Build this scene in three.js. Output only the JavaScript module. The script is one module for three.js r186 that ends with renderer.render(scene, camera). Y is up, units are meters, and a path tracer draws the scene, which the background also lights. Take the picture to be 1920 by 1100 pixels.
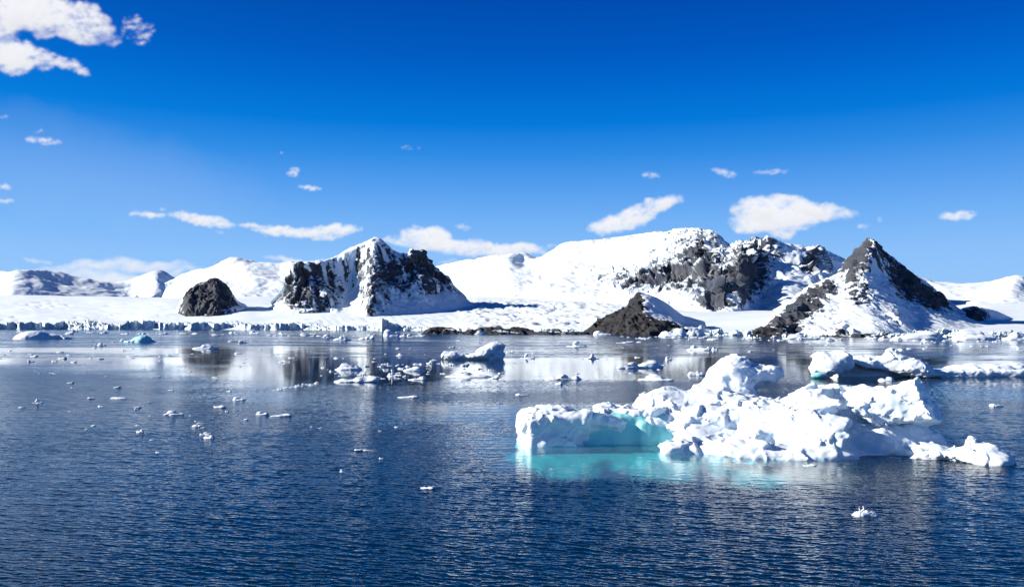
import * as THREE from 'three';

// ---------------------------------------------------------------- camera, sky, sun, exposure
const EYE = 15, F = 1536, CX = 960, CY = 550, HORIZON = 608;          // metres above the sea; focal length and picture centre in photograph pixels
const PITCH = Math.atan((HORIZON - CY) / F), cp = Math.cos(PITCH), sp = Math.sin(PITCH);
const scene = new THREE.Scene();
const camera = new THREE.PerspectiveCamera(2 * Math.atan(550 / F) * 180 / Math.PI, 1920 / 1100, 0.5, 40000);
camera.position.set(0, EYE, 0); camera.rotation.x = PITCH;
scene.add(camera);
const EXPOSURE = 2.1;
const SUN_AZ = 2 * Math.PI / 180, SUN_EL = 25 * Math.PI / 180;       // from the left, a little behind the viewer
const sunDir = new THREE.Vector3(-Math.cos(SUN_AZ) * Math.cos(SUN_EL), Math.sin(SUN_EL), Math.sin(SUN_AZ) * Math.cos(SUN_EL));
const sun = new THREE.DirectionalLight(new THREE.Color(1, 0.895, 0.765), 5);
sun.name = 'sun'; sun.position.copy(sunDir).multiplyScalar(6000).add(new THREE.Vector3(0, 0, -2500)); sun.target.position.set(0, 0, -2500);
sun.castShadow = true; sun.shadow.radius = 1.5;
Object.assign(sun.shadow.camera, { left: -5000, right: 5000, top: 5000, bottom: -5000, near: 10, far: 14000 }); sun.shadow.mapSize.set(4096, 4096);
scene.add(sun, sun.target);

// ---------------------------------------------------------------- noise
function rng(seed) { let s = seed >>> 0; return () => { s = (s + 0x6d2b79f5) | 0; let t = Math.imul(s ^ (s >>> 15), 1 | s); t = (t + Math.imul(t ^ (t >>> 7), 61 | t)) ^ t; return ((t ^ (t >>> 14)) >>> 0) / 4294967296; }; }
const PERM = new Uint8Array(512); { const r = rng(7), p = [...Array(256).keys()]; for (let i = 255; i > 0; i--) { const j = (r() * (i + 1)) | 0; [p[i], p[j]] = [p[j], p[i]]; } for (let i = 0; i < 512; i++) PERM[i] = p[i & 255]; }
const GX = new Float32Array(256), GY = new Float32Array(256), GZ = new Float32Array(256), RV = new Float32Array(256);
{ const r = rng(11); for (let i = 0; i < 256; i++) { const z = r() * 2 - 1, a = r() * 6.2832, q = Math.sqrt(1 - z * z); GX[i] = q * Math.cos(a); GY[i] = q * Math.sin(a); GZ[i] = z; RV[i] = r(); } }
function noise(x, y, z) {
  const xi = Math.floor(x), yi = Math.floor(y), zi = Math.floor(z), X = xi & 255, Y = yi & 255, Z = zi & 255;
  x -= xi; y -= yi; z -= zi;
  const u = x * x * x * (x * (x * 6 - 15) + 10), v = y * y * y * (y * (y * 6 - 15) + 10), w = z * z * z * (z * (z * 6 - 15) + 10);
  const A = PERM[X] + Y, B = PERM[X + 1] + Y, AA = PERM[A] + Z, AB = PERM[A + 1] + Z, BA = PERM[B] + Z, BB = PERM[B + 1] + Z;
  const g = (h, a, b, c) => { h = PERM[h]; return GX[h] * a + GY[h] * b + GZ[h] * c; };
  const L = (t, a, b) => a + t * (b - a);
  return 1.5 * L(w, L(v, L(u, g(AA, x, y, z), g(BA, x - 1, y, z)), L(u, g(AB, x, y - 1, z), g(BB, x - 1, y - 1, z))),
    L(v, L(u, g(AA + 1, x, y, z - 1), g(BA + 1, x - 1, y, z - 1)), L(u, g(AB + 1, x, y - 1, z - 1), g(BB + 1, x - 1, y - 1, z - 1))));
}
function fbm(x, y, z, o = 4) { let s = 0, a = 0.5; for (let i = 0; i < o; i++) { s += a * noise(x, y, z); x = x * 2.03 + 17.1; y = y * 2.03 + 3.7; z = z * 2.03 + 9.2; a *= 0.5; } return s; }
function ridged(x, y, z, o = 4) { let s = 0, a = 0.5, w = 1; for (let i = 0; i < o; i++) { let n = 1 - Math.abs(noise(x, y, z)); n *= n * w; w = Math.min(1, n * 1.6); s += a * n; x = x * 2.07 + 5.3; y = y * 2.07 + 11.7; z = z * 2.07 + 7.9; a *= 0.5; } return s; }
const VOR = { f1: 0, f2: 0, id: 0 };
function voronoi(x, y, z) {
  const xi = Math.floor(x), yi = Math.floor(y), zi = Math.floor(z); let f1 = 9, f2 = 9, id = 0;
  for (let i = -1; i < 2; i++) for (let j = -1; j < 2; j++) for (let k = -1; k < 2; k++) {
    const h = PERM[PERM[PERM[(xi + i) & 255] + ((yi + j) & 255)] + ((zi + k) & 255)], a = xi + i + RV[h] - x, b = yi + j + RV[(h + 85) & 255] - y, c = zi + k + RV[(h + 170) & 255] - z, d = a * a + b * b + c * c;
    if (d < f1) { f2 = f1; f1 = d; id = RV[(h + 41) & 255]; } else if (d < f2) f2 = d;
  }
  VOR.f1 = Math.sqrt(f1); VOR.f2 = Math.sqrt(f2); VOR.id = id; return VOR;
}
const clamp = (x, a = 0, b = 1) => x < a ? a : x > b ? b : x, mix = (a, b, t) => a + (b - a) * t, sstep = (a, b, x) => { x = clamp((x - a) / (b - a)); return x * x * (3 - 2 * x); };
function facets(x, y, z) {                                               // every cell its own tilted plane: broken, chiselled faces
  const xi = Math.floor(x), yi = Math.floor(y), zi = Math.floor(z); let f1 = 9, f2 = 9, hh = 0, A = 0, B = 0, C = 0;
  for (let i = -1; i < 2; i++) for (let j = -1; j < 2; j++) for (let k = -1; k < 2; k++) {
    const h = PERM[PERM[PERM[(xi + i) & 255] + ((yi + j) & 255)] + ((zi + k) & 255)], a = xi + i + RV[h] - x, b = yi + j + RV[(h + 85) & 255] - y, c = zi + k + RV[(h + 170) & 255] - z, d = a * a + b * b + c * c;
    if (d < f1) { f2 = f1; f1 = d; hh = h; A = a; B = b; C = c; } else if (d < f2) f2 = d;
  }
  const edge = sstep(0, 0.1, Math.sqrt(f2) - Math.sqrt(f1));
  return edge * (A * GX[hh] + B * GY[hh] + C * GZ[hh] + 0.45 * (RV[(hh + 41) & 255] - 0.5));
}

// a point of the place from where the photograph shows it: picture position and distance ahead
function P(px, py, d) { const x = (px - CX) / F, y = (CY - py) / F, vy = y * cp + sp, vz = cp - y * sp; return [x * d / vz, EYE + vy * d / vz, -d]; }
function onWater(px, py) { const y = (CY - py) / F, vy = y * cp + sp, vz = cp - y * sp, d = -EYE * vz / vy; return P(px, py, d); }

// ---------------------------------------------------------------- sky with clouds
{
  const W = 4096, H = 2048, data = new Float32Array(W * H * 4);
  const lin = (c) => { c /= 255; return c <= 0.04045 ? c / 12.92 : Math.pow((c + 0.055) / 1.055, 2.4); };
  // clear-sky colour with height (degrees)
  const stops = [[0, 160, 204, 251], [4.8, 138, 191, 249], [7, 114, 177, 245], [9.5, 84, 157, 238], [11.7, 46, 138, 228], [13.8, 4, 119, 218], [16.3, 0, 101, 205], [18.3, 0, 87, 192], [21.6, 0, 72, 175], [30, 0, 55, 145], [45, 0, 40, 118], [90, 0, 28, 92]].map(([e, ...c]) => [e, ...c.map((v) => lin(v) / EXPOSURE)]);
  const clear = (e) => { e = Math.max(0, e); let i = 0; while (i < stops.length - 2 && e > stops[i + 1][0]) i++; const a = stops[i], b = stops[i + 1], t = clamp((e - a[0]) / (b[0] - a[0])); return [mix(a[1], b[1], t), mix(a[2], b[2], t), mix(a[3], b[3], t)]; };
  // clouds: [x, y, half width, half height, turn, strength], each group with its noise size and raggedness
  const groups = [
    { s: 60, k: 1.15, e: [[40, 20, 120, 48, 0.1, 1.3], [130, 35, 85, 42, 0.35, 1.2], [-40, 30, 120, 60, 0, 1.2], [190, 68, 35, 14, 0.3, 0.6]] },
    { s: 40, k: 1.15, e: [[20, 105, 75, 34, 0.1, 1.25], [75, 108, 35, 22, 0.2, 0.9], [125, 120, 42, 14, 0.5, 0.75], [-50, 100, 80, 34, 0, 1]] },
    { s: 25, k: 1.3, e: [[258, 55, 34, 26, 0.5, 0.42]] },
    { s: 90, k: 0.5, soft: 1, e: [[120, 310, 420, 110, 0.2, 0.07]] },
    { s: 18, k: 1.1, e: [[78, 263, 38, 8, 0.08, 0.65], [70, 246, 18, 4, 0, 0.3], [6, 219, 9, 3, 0, 0.3]] },
    { s: 12, k: 1.2, e: [[549, 322, 15, 9, -0.35, 0.6], [580, 352, 22, 5, 0.15, 0.75], [532, 285, 6, 3, 0, 0.2], [305, 391, 8, 3, 0, 0.4]] },
    { s: 14, k: 0.8, e: [[6, 350, 14, 6, 0, 0.8], [8, 377, 16, 4, 0, 0.8], [770, 277, 22, 4, 0, 0.15], [1220, 328, 18, 6, 0, 0.55], [1358, 324, 26, 8, 0.3, 0.65], [1445, 322, 36, 5, -0.05, 0.55], [1622, 425, 14, 6, 0, 0.5], [1652, 412, 8, 5, 0, 0.35], [866, 425, 16, 7, 0, 0.5]] },
    { s: 22, k: 0.95, e: [[276, 403, 36, 6, 0.06, 0.9], [378, 412, 70, 11, 0.19, 1.1], [345, 405, 25, 8, 0.1, 0.7], [550, 435, 100, 11, 0.1, 1.1], [628, 431, 50, 12, -0.05, 1.1], [480, 425, 40, 5, 0.08, 0.8], [500, 442, 5, 3, 0, 0.6], [415, 437, 14, 3, 0, 0.3]] },
    { s: 40, k: 0.95, e: [[800, 447, 52, 24, 0.1, 1.15], [840, 460, 110, 18, 0.12, 1.15], [960, 468, 72, 13, -0.03, 1.1], [770, 452, 50, 10, 0, 0.9]] },
    { s: 40, k: 0.95, e: [[1150, 421, 52, 18, -0.12, 1.15], [1185, 408, 58, 20, -0.35, 1.05], [1240, 384, 52, 15, -0.25, 1], [1265, 378, 30, 8, -0.1, 0.7]] },
    { s: 50, k: 0.95, e: [[1455, 400, 90, 34, 0.1, 1.25], [1520, 395, 90, 20, 0.08, 1.1], [1430, 420, 70, 18, 0.05, 1.1], [1470, 380, 60, 18, 0.1, 1], [1475, 436, 30, 8, 0, 0.8]] },
    { s: 25, k: 0.95, e: [[1796, 404, 44, 9, -0.08, 0.95], [1785, 410, 20, 4, 0, 0.5]] },
    { s: 60, k: 0.5, e: [[225, 500, 150, 14, 0, 0.8], [240, 492, 60, 10, 0, 0.7], [150, 515, 120, 12, 0.05, 0.7], [75, 485, 36, 4, 0.02, 0.5], [215, 525, 90, 12, 0.1, 0.9], [560, 490, 70, 7, 0.03, 0.9], [350, 510, 60, 8, -0.2, 0.6]] },
    { s: 40, k: 0.95, e: [[1060, 462, 30, 6, 0, 0.5], [845, 492, 25, 6, 0, 0.5]] },
  ];
  for (const g of groups) { g.b = [1e9, 1e9, -1e9, -1e9]; for (const [x, y, a, b] of g.e) { const r = Math.max(a, b) * 1.6; g.b = [Math.min(g.b[0], x - r), Math.min(g.b[1], y - r), Math.max(g.b[2], x + r), Math.max(g.b[3], y + r)]; } for (const e of g.e) e.push(Math.cos(e[4]), Math.sin(e[4])); }
  for (let r = 0; r < H; r++) {
    const el = ((r + 0.5) / H - 0.5) * Math.PI, y = Math.sin(el), base = clear(el * 180 / Math.PI);
    for (let c = 0; c < W; c++) {
      const az = ((c + 0.5) / W - 0.5) * 2 * Math.PI, x = Math.cos(az) * Math.cos(el), z = Math.sin(az) * Math.cos(el), o = (r * W + c) * 4;
      const cs = x * sunDir.x + y * sunDir.y + z * sunDir.z, glow = (0.06 * Math.max(0, cs) ** 3 + 0.012 * (1 + cs)) / EXPOSURE;
      let R = base[0] + glow * 0.5 * Math.min(1, base[0] * 12 + 0.05), G = base[1] + glow * 0.75, B = base[2] + glow * 0.8;
      if (z < -0.5 && y > 0 && y < 0.5 && Math.abs(x) < 0.8) {
        const vz = -z * cp + y * sp, vy = y * cp + z * sp, px = CX + F * x / vz, py = CY - F * vy / vz;
        let a = 0, shade = 0;
        for (const g of groups) {
          if (px < g.b[0] || px > g.b[2] || py < g.b[1] || py > g.b[3]) continue;
          const wx = px + g.s * 0.8 * fbm(px / g.s, py / g.s, 3.3, 4), wy = py + g.s * 0.35 * fbm(px / g.s, py / g.s, 8.1, 4);
          let d = 0, t = 0;
          for (const [ex, ey, ea, eb, , st, co, si] of g.e) { const dx = wx - ex, dy = wy - ey, u = (dx * co + dy * si) / ea, v = (dy * co - dx * si) / eb, q = 1 - u * u - v * v; if (q > -0.6) { const w = st * (g.soft ? Math.max(0, q) : q > 0 ? Math.sqrt(q) : q * 0.5); if (w > d) { d = w; t = v; } } }
          if (d <= 0) continue;
          if (g.soft) { a = Math.max(a, d); continue; }
          const n = fbm(px / g.s * 1.5 + py / g.s, py / g.s * 3.4, 5.5, 5);
          const n2 = fbm(px / g.s * 5 + n * 2, py / g.s * 8, 2.2, 4), n3 = fbm(px / g.s * 11, py / g.s * 22, 9.2, 3), k = sstep(0.04, 1.3, d * 1.08 + n * g.k * 0.95 + n2 * 0.5 * g.k + n3 * 0.25 * g.k);
          if (k > a) { a = k; shade = clamp(0.5 + t * 0.5 + n * 0.6); }
        }
        if (a > 0) {
          const br = (1 - 0.14 * shade * clamp(a * 1.4)) / EXPOSURE, m = a * 0.97;
          R = mix(R, br * 0.97, m); G = mix(G, br * 0.98, m); B = mix(B, br * 1.02, m);
        }
      }
      data[o] = R; data[o + 1] = G; data[o + 2] = B; data[o + 3] = 1;
    }
  }
  const sky = new THREE.DataTexture(data, W, H, THREE.RGBAFormat, THREE.FloatType);
  sky.mapping = THREE.EquirectangularReflectionMapping; sky.magFilter = THREE.LinearFilter; sky.needsUpdate = true;
  scene.background = sky; scene.environment = sky;
}

// ---------------------------------------------------------------- naming helpers
const taken = new Map();
function numbered(name) { const n = taken.get(name) ?? 0; taken.set(name, n + 1); return n ? `${name}_${String(n).padStart(3, '0')}` : name; }
function tag(o, label, category, group, kind) { o.userData = { label, category }; if (group) o.userData.group = group; if (kind) o.userData.kind = kind; return o; }
function part(name, geometry, material, parent) { const m = new THREE.Mesh(geometry, material); m.name = name; m.castShadow = m.receiveShadow = true; parent.add(m); return m; }
function root(name) { const g = new THREE.Group(); g.name = numbered(name); scene.add(g); return g; }
function single(name, geometry, material) { const m = new THREE.Mesh(geometry, material); m.name = numbered(name); m.castShadow = m.receiveShadow = true; scene.add(m); return m; }

// ---------------------------------------------------------------- materials
const crag = (() => {                                                  // cracks and ledges too small to build; tile in metres
  const n = 1024, data = new Float32Array(n * n * 4), w = (v, p) => v < 0 ? v + p : v >= p ? v - p : v;
  const tile = (f, x, y) => { const s = x / n, t = y / n, u = sstep(0.75, 1, s), v = sstep(0.75, 1, t); return mix(mix(f(x, y), f(x - n, y), u), mix(f(x, y - n), f(x - n, y - n), u), v); };
  for (let y = 0; y < n; y++) for (let x = 0; x < n; x++) { const o = (y * n + x) * 4; data[o] = data[o + 1] = data[o + 2] = clamp(tile((a, b) => ridged(a / 110 + b / 420, b / 260, 3.3, 5), x, y)); data[o + 3] = 1; }
  const t = new THREE.DataTexture(data, n, n, THREE.RGBAFormat, THREE.FloatType); t.wrapS = t.wrapT = THREE.RepeatWrapping; t.magFilter = THREE.LinearFilter; t.repeat.set(1 / 190, 1 / 190); t.needsUpdate = true; return t;
})();
const snowMat = new THREE.MeshStandardMaterial({ name: 'snow', color: 0xffffff, vertexColors: true, roughness: 0.85, });
const cliffMat = new THREE.MeshStandardMaterial({ name: 'glacier_ice', color: 0xffffff, vertexColors: true, roughness: 0.7 });
const rockMat = new THREE.MeshStandardMaterial({ name: 'rock', color: 0xffffff, vertexColors: true, roughness: 0.9, bumpMap: crag, bumpScale: 7 });
const iceMat = new THREE.MeshPhysicalMaterial({ name: 'ice', color: 0xffffff, vertexColors: true, roughness: 0.62, ior: 1.31 });
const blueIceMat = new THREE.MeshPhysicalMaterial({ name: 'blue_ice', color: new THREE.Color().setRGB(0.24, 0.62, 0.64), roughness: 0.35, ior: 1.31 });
const footMat = new THREE.MeshStandardMaterial({ name: 'submerged_ice', color: new THREE.Color().setRGB(0.34, 0.47, 0.46), roughness: 0.8 });

// ---------------------------------------------------------------- lofted terrain: a net of points drawn through columns, then roughened
const cr = (a, b, c, d, t) => { const m0 = (c - a) * 0.4, m1 = (d - b) * 0.4, t2 = t * t, t3 = t2 * t; return (2 * t3 - 3 * t2 + 1) * b + (t3 - 2 * t2 + t) * m0 + (-2 * t3 + 3 * t2) * c + (t3 - t2) * m1; };
function loft(net, o) {
  const nc = net.length, nr = net[0].length + 2;
  const pts = net.map((col) => { const c = col.map(([px, py, d, rk = 0]) => [...P(px, py, d), rk]), e = c[c.length - 1]; c.unshift([c[0][0], c[0][1] - o.drop * 0.25, c[0][2] + o.drop * 0.12, c[0][3]]); c.push([e[0], e[1] - o.drop, e[2] - o.back, 0]); return c; });
  const len = (a, b) => Math.hypot(a[0] - b[0], a[1] - b[1], a[2] - b[2]);
  const spans = (n, m, get) => { const out = []; for (let i = 0; i < n - 1; i++) { let s = 0; for (let j = 0; j < m; j++) s = Math.max(s, len(get(i, j), get(i + 1, j))); out.push(Math.max(2, Math.round(s / o.cell))); } return out; };
  const us = spans(nc, nr, (i, j) => pts[i][j]).map((n, i) => o.dense ? Math.max(2, Math.round(n * (i >= o.dense[0] && i < o.dense[1] ? o.dense[2] : 0.75))) : n), vs = spans(nr, nc, (i, j) => pts[j][i]); vs[nr - 2] = Math.max(3, Math.round(vs[nr - 2] * 0.35));
  const U = [], V = []; us.forEach((n, i) => { for (let k = 0; k < n; k++) U.push(i + k / n); }); U.push(nc - 1); vs.forEach((n, i) => { for (let k = 0; k < n; k++) V.push(i + k / n); }); V.push(nr - 1);
  const nu = U.length, nv = V.length, pos = new Float32Array(nu * nv * 3), rock = new Float32Array(nu * nv), back = new Float32Array(nu * nv);
  const at = (i, j) => pts[clamp(i, 0, nc - 1)][clamp(j, 0, nr - 1)];
  for (let a = 0; a < nu; a++) {
    const i = Math.min(nc - 2, Math.floor(U[a])), t = U[a] - i;
    for (let b = 0; b < nv; b++) {
      const j = Math.min(nr - 2, Math.floor(V[b])), s = V[b] - j, k = a * nv + b;
      for (let c = 0; c < 3; c++) pos[k * 3 + c] = cr(...[-1, 0, 1, 2].map((q) => cr(at(i + q, j - 1)[c], at(i + q, j)[c], at(i + q, j + 1)[c], at(i + q, j + 2)[c], s)), t);
      rock[k] = mix(mix(at(i, j)[3], at(i, j + 1)[3], s), mix(at(i + 1, j)[3], at(i + 1, j + 1)[3], s), t);
      back[k] = V[b] > nr - 2 ? 1 : 0;
    }
  }
  const g = new THREE.BufferGeometry(), idx = [];
  for (let a = 0; a < nu - 1; a++) for (let b = 0; b < nv - 1; b++) { const k = a * nv + b; idx.push(k, k + nv, k + 1, k + 1, k + nv, k + nv + 1); }
  g.setAttribute('position', new THREE.BufferAttribute(pos, 3)); g.setIndex(idx); g.computeVertexNormals();
  // ribs, gullies and drifts: displaced along the smooth surface's own normal
  const n0 = g.attributes.normal.array, S = o.size, bend = o.bend ?? 0;
  for (let k = 0; k < nu * nv; k++) {
    const x = pos[k * 3], y = pos[k * 3 + 1], z = pos[k * 3 + 2], rk = rock[k], q = o.seed;
    const wx = x + S * 0.3 * fbm(x / S, y / S, z / S + q, 2);
    const rib = ridged(wx / S + q, y / (S * 4), z / S, 4) - 0.45, fine = ridged(wx / (S * 0.3), y / (S * 1.5) + q, z / (S * 0.3), 3) - 0.45, soft = fbm(x / (S * 1.4), y / (S * 1.2) + q, z / (S * 1.4), 3);
    const craggy = ridged(x / (S * 0.6), y / (S * 0.6) + 2 * q, z / (S * 0.6), 4) - 0.45;
    const edge = sstep(0, 0.06, U[Math.floor(k / nv)] / (nc - 1)) * sstep(0, 0.06, 1 - U[Math.floor(k / nv)] / (nc - 1));
    const tl = o.tall ?? 1, f1 = facets(wx / (S * 0.8) + q, y / (S * 2.2 * tl) + x / (S * 4), z / (S * 0.8)), f2 = facets(x / (S * 0.27), y / (S * 0.62 * tl) + q, z / (S * 0.27));
    const h = edge * (rk * o.rock * (0.55 * rib + 0.75 * f1 + (o.fine ?? 0.34) * (0.8 * f2 + 0.3 * fine)) + (1 - rk) * o.snow * (0.7 * soft + 0.35 * craggy + 0.15 * fine));
    for (let c = 0; c < 3; c++) pos[k * 3 + c] += n0[k * 3 + c] * h;
  }
  g.computeVertexNormals();
  const N = g.attributes.normal.array, col = new Float32Array(nu * nv * 3), isRock = new Uint8Array(nu * nv), tint = o.tint ?? [1, 1, 1];
  for (let k = 0; k < nu * nv; k++) {
    const x = pos[k * 3], y = pos[k * 3 + 1], z = pos[k * 3 + 2], n = o.banded ? fbm(x / (S * 1.5), y / (S * 0.16) + x / (S * 5), z / S + o.seed, 3) : o.streak ? 1.25 * fbm(x / (S * 0.26) + 3 + y / (S * o.streak), y / (S * 1.9), z / (S * 0.5) + o.seed, 4) : fbm(x / (S * 0.42) + 3 + y / (S * 2), y / (S * 1.3), z / (S * 0.42) + o.seed, 4), n2 = noise(x / (S * 0.12), y / (S * 0.34), z / (S * 0.12));
    const r = rock[k] * (o.bare ?? 1.25) + n * (o.patchy ?? 0.7) + n2 * 0.12 - (o.cover ?? 0.55) * sstep(o.flat0 ?? 0.35, o.flat1 ?? 0.85, Math.abs(N[k * 3 + 1]));
    isRock[k] = rock[k] > 0.02 && r > 0.4 ? 1 : 0;
    if (isRock[k]) { const v = 0.6 + 0.55 * clamp(0.5 + fbm(x / (S * 0.2), y / (S * 0.35), z / (S * 0.2) + 5, 3)), w = clamp(0.5 + 1.2 * noise(x / (S * 0.9), y / (S * 0.3), 7)); for (let c = 0; c < 3; c++) col[k * 3 + c] = v * mix([0.027, 0.040, 0.066][c], [0.052, 0.060, 0.077][c], w) * (o.dark ?? 1) * tint[c]; }
    else { const v = 0.66 + 0.03 * n; col[k * 3] = v * 0.87; col[k * 3 + 1] = v * 1.02; col[k * 3 + 2] = v * 1.15; }
  }
  g.setAttribute('color', new THREE.BufferAttribute(col, 3));
  const si = [], ri = [];
  for (let t = 0; t < idx.length; t += 3) (isRock[idx[t]] + isRock[idx[t + 1]] + isRock[idx[t + 2]] >= 2 ? ri : si).push(idx[t], idx[t + 1], idx[t + 2]);
  const sub = (list) => {                                              // only the vertices that a part uses
    const map = new Int32Array(nu * nv).fill(-1), p = [], m = [], q = [], uv = [], us2 = Math.min(1, 60 / S) , ix = new Uint32Array(list.length);
    list.forEach((v, i) => { if (map[v] < 0) { map[v] = p.length / 3; p.push(pos[v * 3], pos[v * 3 + 1], pos[v * 3 + 2]); m.push(N[v * 3], N[v * 3 + 1], N[v * 3 + 2]); q.push(col[v * 3], col[v * 3 + 1], col[v * 3 + 2]); uv.push((pos[v * 3] - 0.6 * pos[v * 3 + 2]) * us2, (pos[v * 3 + 1] - 0.5 * pos[v * 3 + 2]) * us2); } ix[i] = map[v]; });
    const s = new THREE.BufferGeometry(); s.setAttribute('position', new THREE.Float32BufferAttribute(p, 3)); s.setAttribute('normal', new THREE.Float32BufferAttribute(m, 3)); s.setAttribute('color', new THREE.Float32BufferAttribute(q, 3)); s.setAttribute('uv', new THREE.Float32BufferAttribute(uv, 2)); s.setIndex(new THREE.BufferAttribute(ix, 1)); return s;
  };
  const r = root(o.name);
  part('snow_cover', sub(si), snowMat, r);
  if (ri.length) part('rock_face', sub(ri), rockMat, r);
  return tag(r, o.label, o.category ?? 'mountain', null, o.kind ?? 'structure');
}

loft([ // far pale range at the left
  [[-140, 562, 7900], [-140, 545, 8000], [-140, 530, 8150], [-140, 516, 8300]],
  [[-50, 562, 7600], [-50, 542, 7720], [-50, 526, 7850], [-48, 512, 8000]],
  [[10, 562, 6900], [12, 540, 7060], [16, 524, 7250], [22, 511, 7500]],
  [[60, 562, 6950], [62, 540, 7120], [65, 522, 7350], [74, 506, 7650]],
  [[112, 562, 7080], [108, 545, 7250], [105, 528, 7450], [102, 509, 7720]],
  [[175, 562, 7280, 0.1], [170, 548, 7420, 0.15], [165, 536, 7560], [158, 521, 7780]],
  [[230, 562, 7500], [222, 552, 7600], [216, 543, 7700], [210, 533, 7850]],
  [[246, 562, 7600, 0.3], [247, 552, 7650, 0.35], [248, 540, 7750, 0.1], [252, 524, 7950]],
  [[290, 562, 7420, 0.3], [292, 548, 7520, 0.3], [294, 530, 7650, 0.1], [297, 508, 7900]],
  [[342, 562, 7600], [335, 550, 7700], [330, 538, 7800], [326, 522, 7950]],
  [[392, 562, 7800], [382, 552, 7900], [372, 545, 8000], [362, 538, 8100]],
], { name: 'snowy_mountain', label: 'pale blue snow range far beyond the white ice cap, seen beneath the low cloud bank', drop: 250, back: 900, cell: 13, size: 430, rock: 45, snow: 62, seed: 1.3, patchy: 0.8 });

loft([ // white mountain behind the rock dome
  [[300, 565, 6000], [305, 552, 6050], [310, 541, 6100], [315, 532, 6150]],
  [[345, 565, 5700], [345, 548, 5850], [345, 532, 6000], [345, 521, 6120]],
  [[400, 565, 5200], [400, 545, 5450], [400, 522, 5800], [402, 500, 6150]],
  [[440, 568, 5000], [440, 545, 5300], [440, 515, 5700], [440, 483, 6200]],
  [[475, 568, 4900], [475, 545, 5250, 0.1], [472, 515, 5600, 0.5], [475, 493, 6100]],
  [[520, 570, 4900], [520, 548, 5250], [520, 520, 5600], [520, 495, 6100]],
  [[570, 570, 4900], [570, 548, 5200], [570, 520, 5600], [570, 491, 6000]],
  [[640, 570, 5000], [640, 550, 5300], [640, 525, 5600], [640, 500, 6000]],
  [[720, 570, 5200], [720, 555, 5400], [720, 540, 5700], [720, 525, 6000]],
], { name: 'snowy_mountain', label: 'rounded white mountain with few dark specks, rising behind the small dark rock dome', drop: 250, back: 900, cell: 10, size: 300, rock: 30, snow: 55, seed: 4.1, patchy: 0.9 });

loft([ // great ice dome
  [[806, 556, 5500], [808, 540, 5550], [812, 524, 5600], [816, 513, 5650], [820, 503, 5700]],
  [[880, 558, 4700], [880, 540, 4850], [880, 520, 5050], [882, 504, 5150], [884, 490, 5250]],
  [[950, 559, 4100], [950, 542, 4300], [945, 520, 4650], [945, 500, 4850], [952, 481, 5050]],
  [[985, 560, 3950], [985, 542, 4200], [985, 522, 4550], [985, 502, 4850], [983, 478, 5100]],
  [[1010, 560, 3850], [1010, 540, 4100, 0.05], [1010, 524, 4450, 0.35], [1010, 506, 4750], [1008, 486, 5050]],
  [[1060, 562, 3700], [1060, 540, 4000], [1060, 515, 4350], [1060, 490, 4650], [1060, 459, 4950]],
  [[1130, 566, 3500], [1130, 545, 3800], [1130, 520, 4100, 0.4], [1130, 485, 4500], [1130, 449, 4850]],
  [[1188, 574, 3200], [1185, 550, 3500, 0.3], [1195, 525, 3700, 0.9], [1190, 490, 4200], [1190, 443, 4800]],
  [[1250, 582, 3000], [1250, 555, 3300, 0.1], [1245, 520, 3550, 1], [1255, 488, 3900, 0.45], [1250, 434, 4700]],
  [[1300, 588, 2850], [1295, 562, 3000, 0.3], [1295, 530, 3300, 0.6], [1305, 475, 3700, 0.95], [1305, 432, 4600]],
  [[1338, 592, 2740, 0.5], [1335, 562, 2850, 1.1], [1338, 525, 3050, 1], [1340, 490, 3400, 0.75], [1334, 438, 4300, 0]],
  [[1356, 590, 2760, 0.1], [1358, 562, 2860, 0.9], [1362, 525, 3030, 0.9], [1362, 490, 3350, 0.6], [1360, 464, 4100, 0]],
  [[1385, 588, 2800], [1385, 555, 2900, 0.7], [1388, 525, 3000, 1.1], [1392, 485, 3150, 1.1], [1392, 461, 3900, 0.1]],
  [[1425, 588, 2950], [1425, 560, 3100, 0.3], [1425, 525, 3250, 0.8], [1428, 490, 3400, 0.9], [1434, 455, 3600, 0.35]],
  [[1480, 592, 2700], [1480, 562, 2950], [1480, 530, 3150], [1480, 500, 3350, 0.1], [1484, 462, 3700]],
  [[1525, 592, 2700], [1525, 560, 3000], [1525, 530, 3200, 0.1], [1525, 496, 3400, 0.95], [1524, 470, 3700, 0.4]],
  [[1582, 592, 2800], [1580, 565, 3000], [1580, 540, 3250], [1580, 515, 3550], [1578, 492, 3800]],
  [[1650, 592, 3000], [1645, 572, 3150], [1642, 552, 3350], [1640, 532, 3600], [1640, 512, 3850]],
  [[1730, 598, 3100], [1725, 585, 3250], [1722, 565, 3450], [1720, 545, 3650], [1718, 525, 3900]],
], { name: 'ice_dome_mountain', label: 'broad white ice dome with bare grey cliffs on its face, largest mountain in the scene', drop: 320, back: 900, cell: 7.6, dense: [6, 13, 1.5], size: 150, rock: 80, snow: 30, seed: 2.2, patchy: 0.95, cover: 0.7, flat0: 0.3, flat1: 0.8, dark: 1.2, fine: 0.6 });

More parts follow.
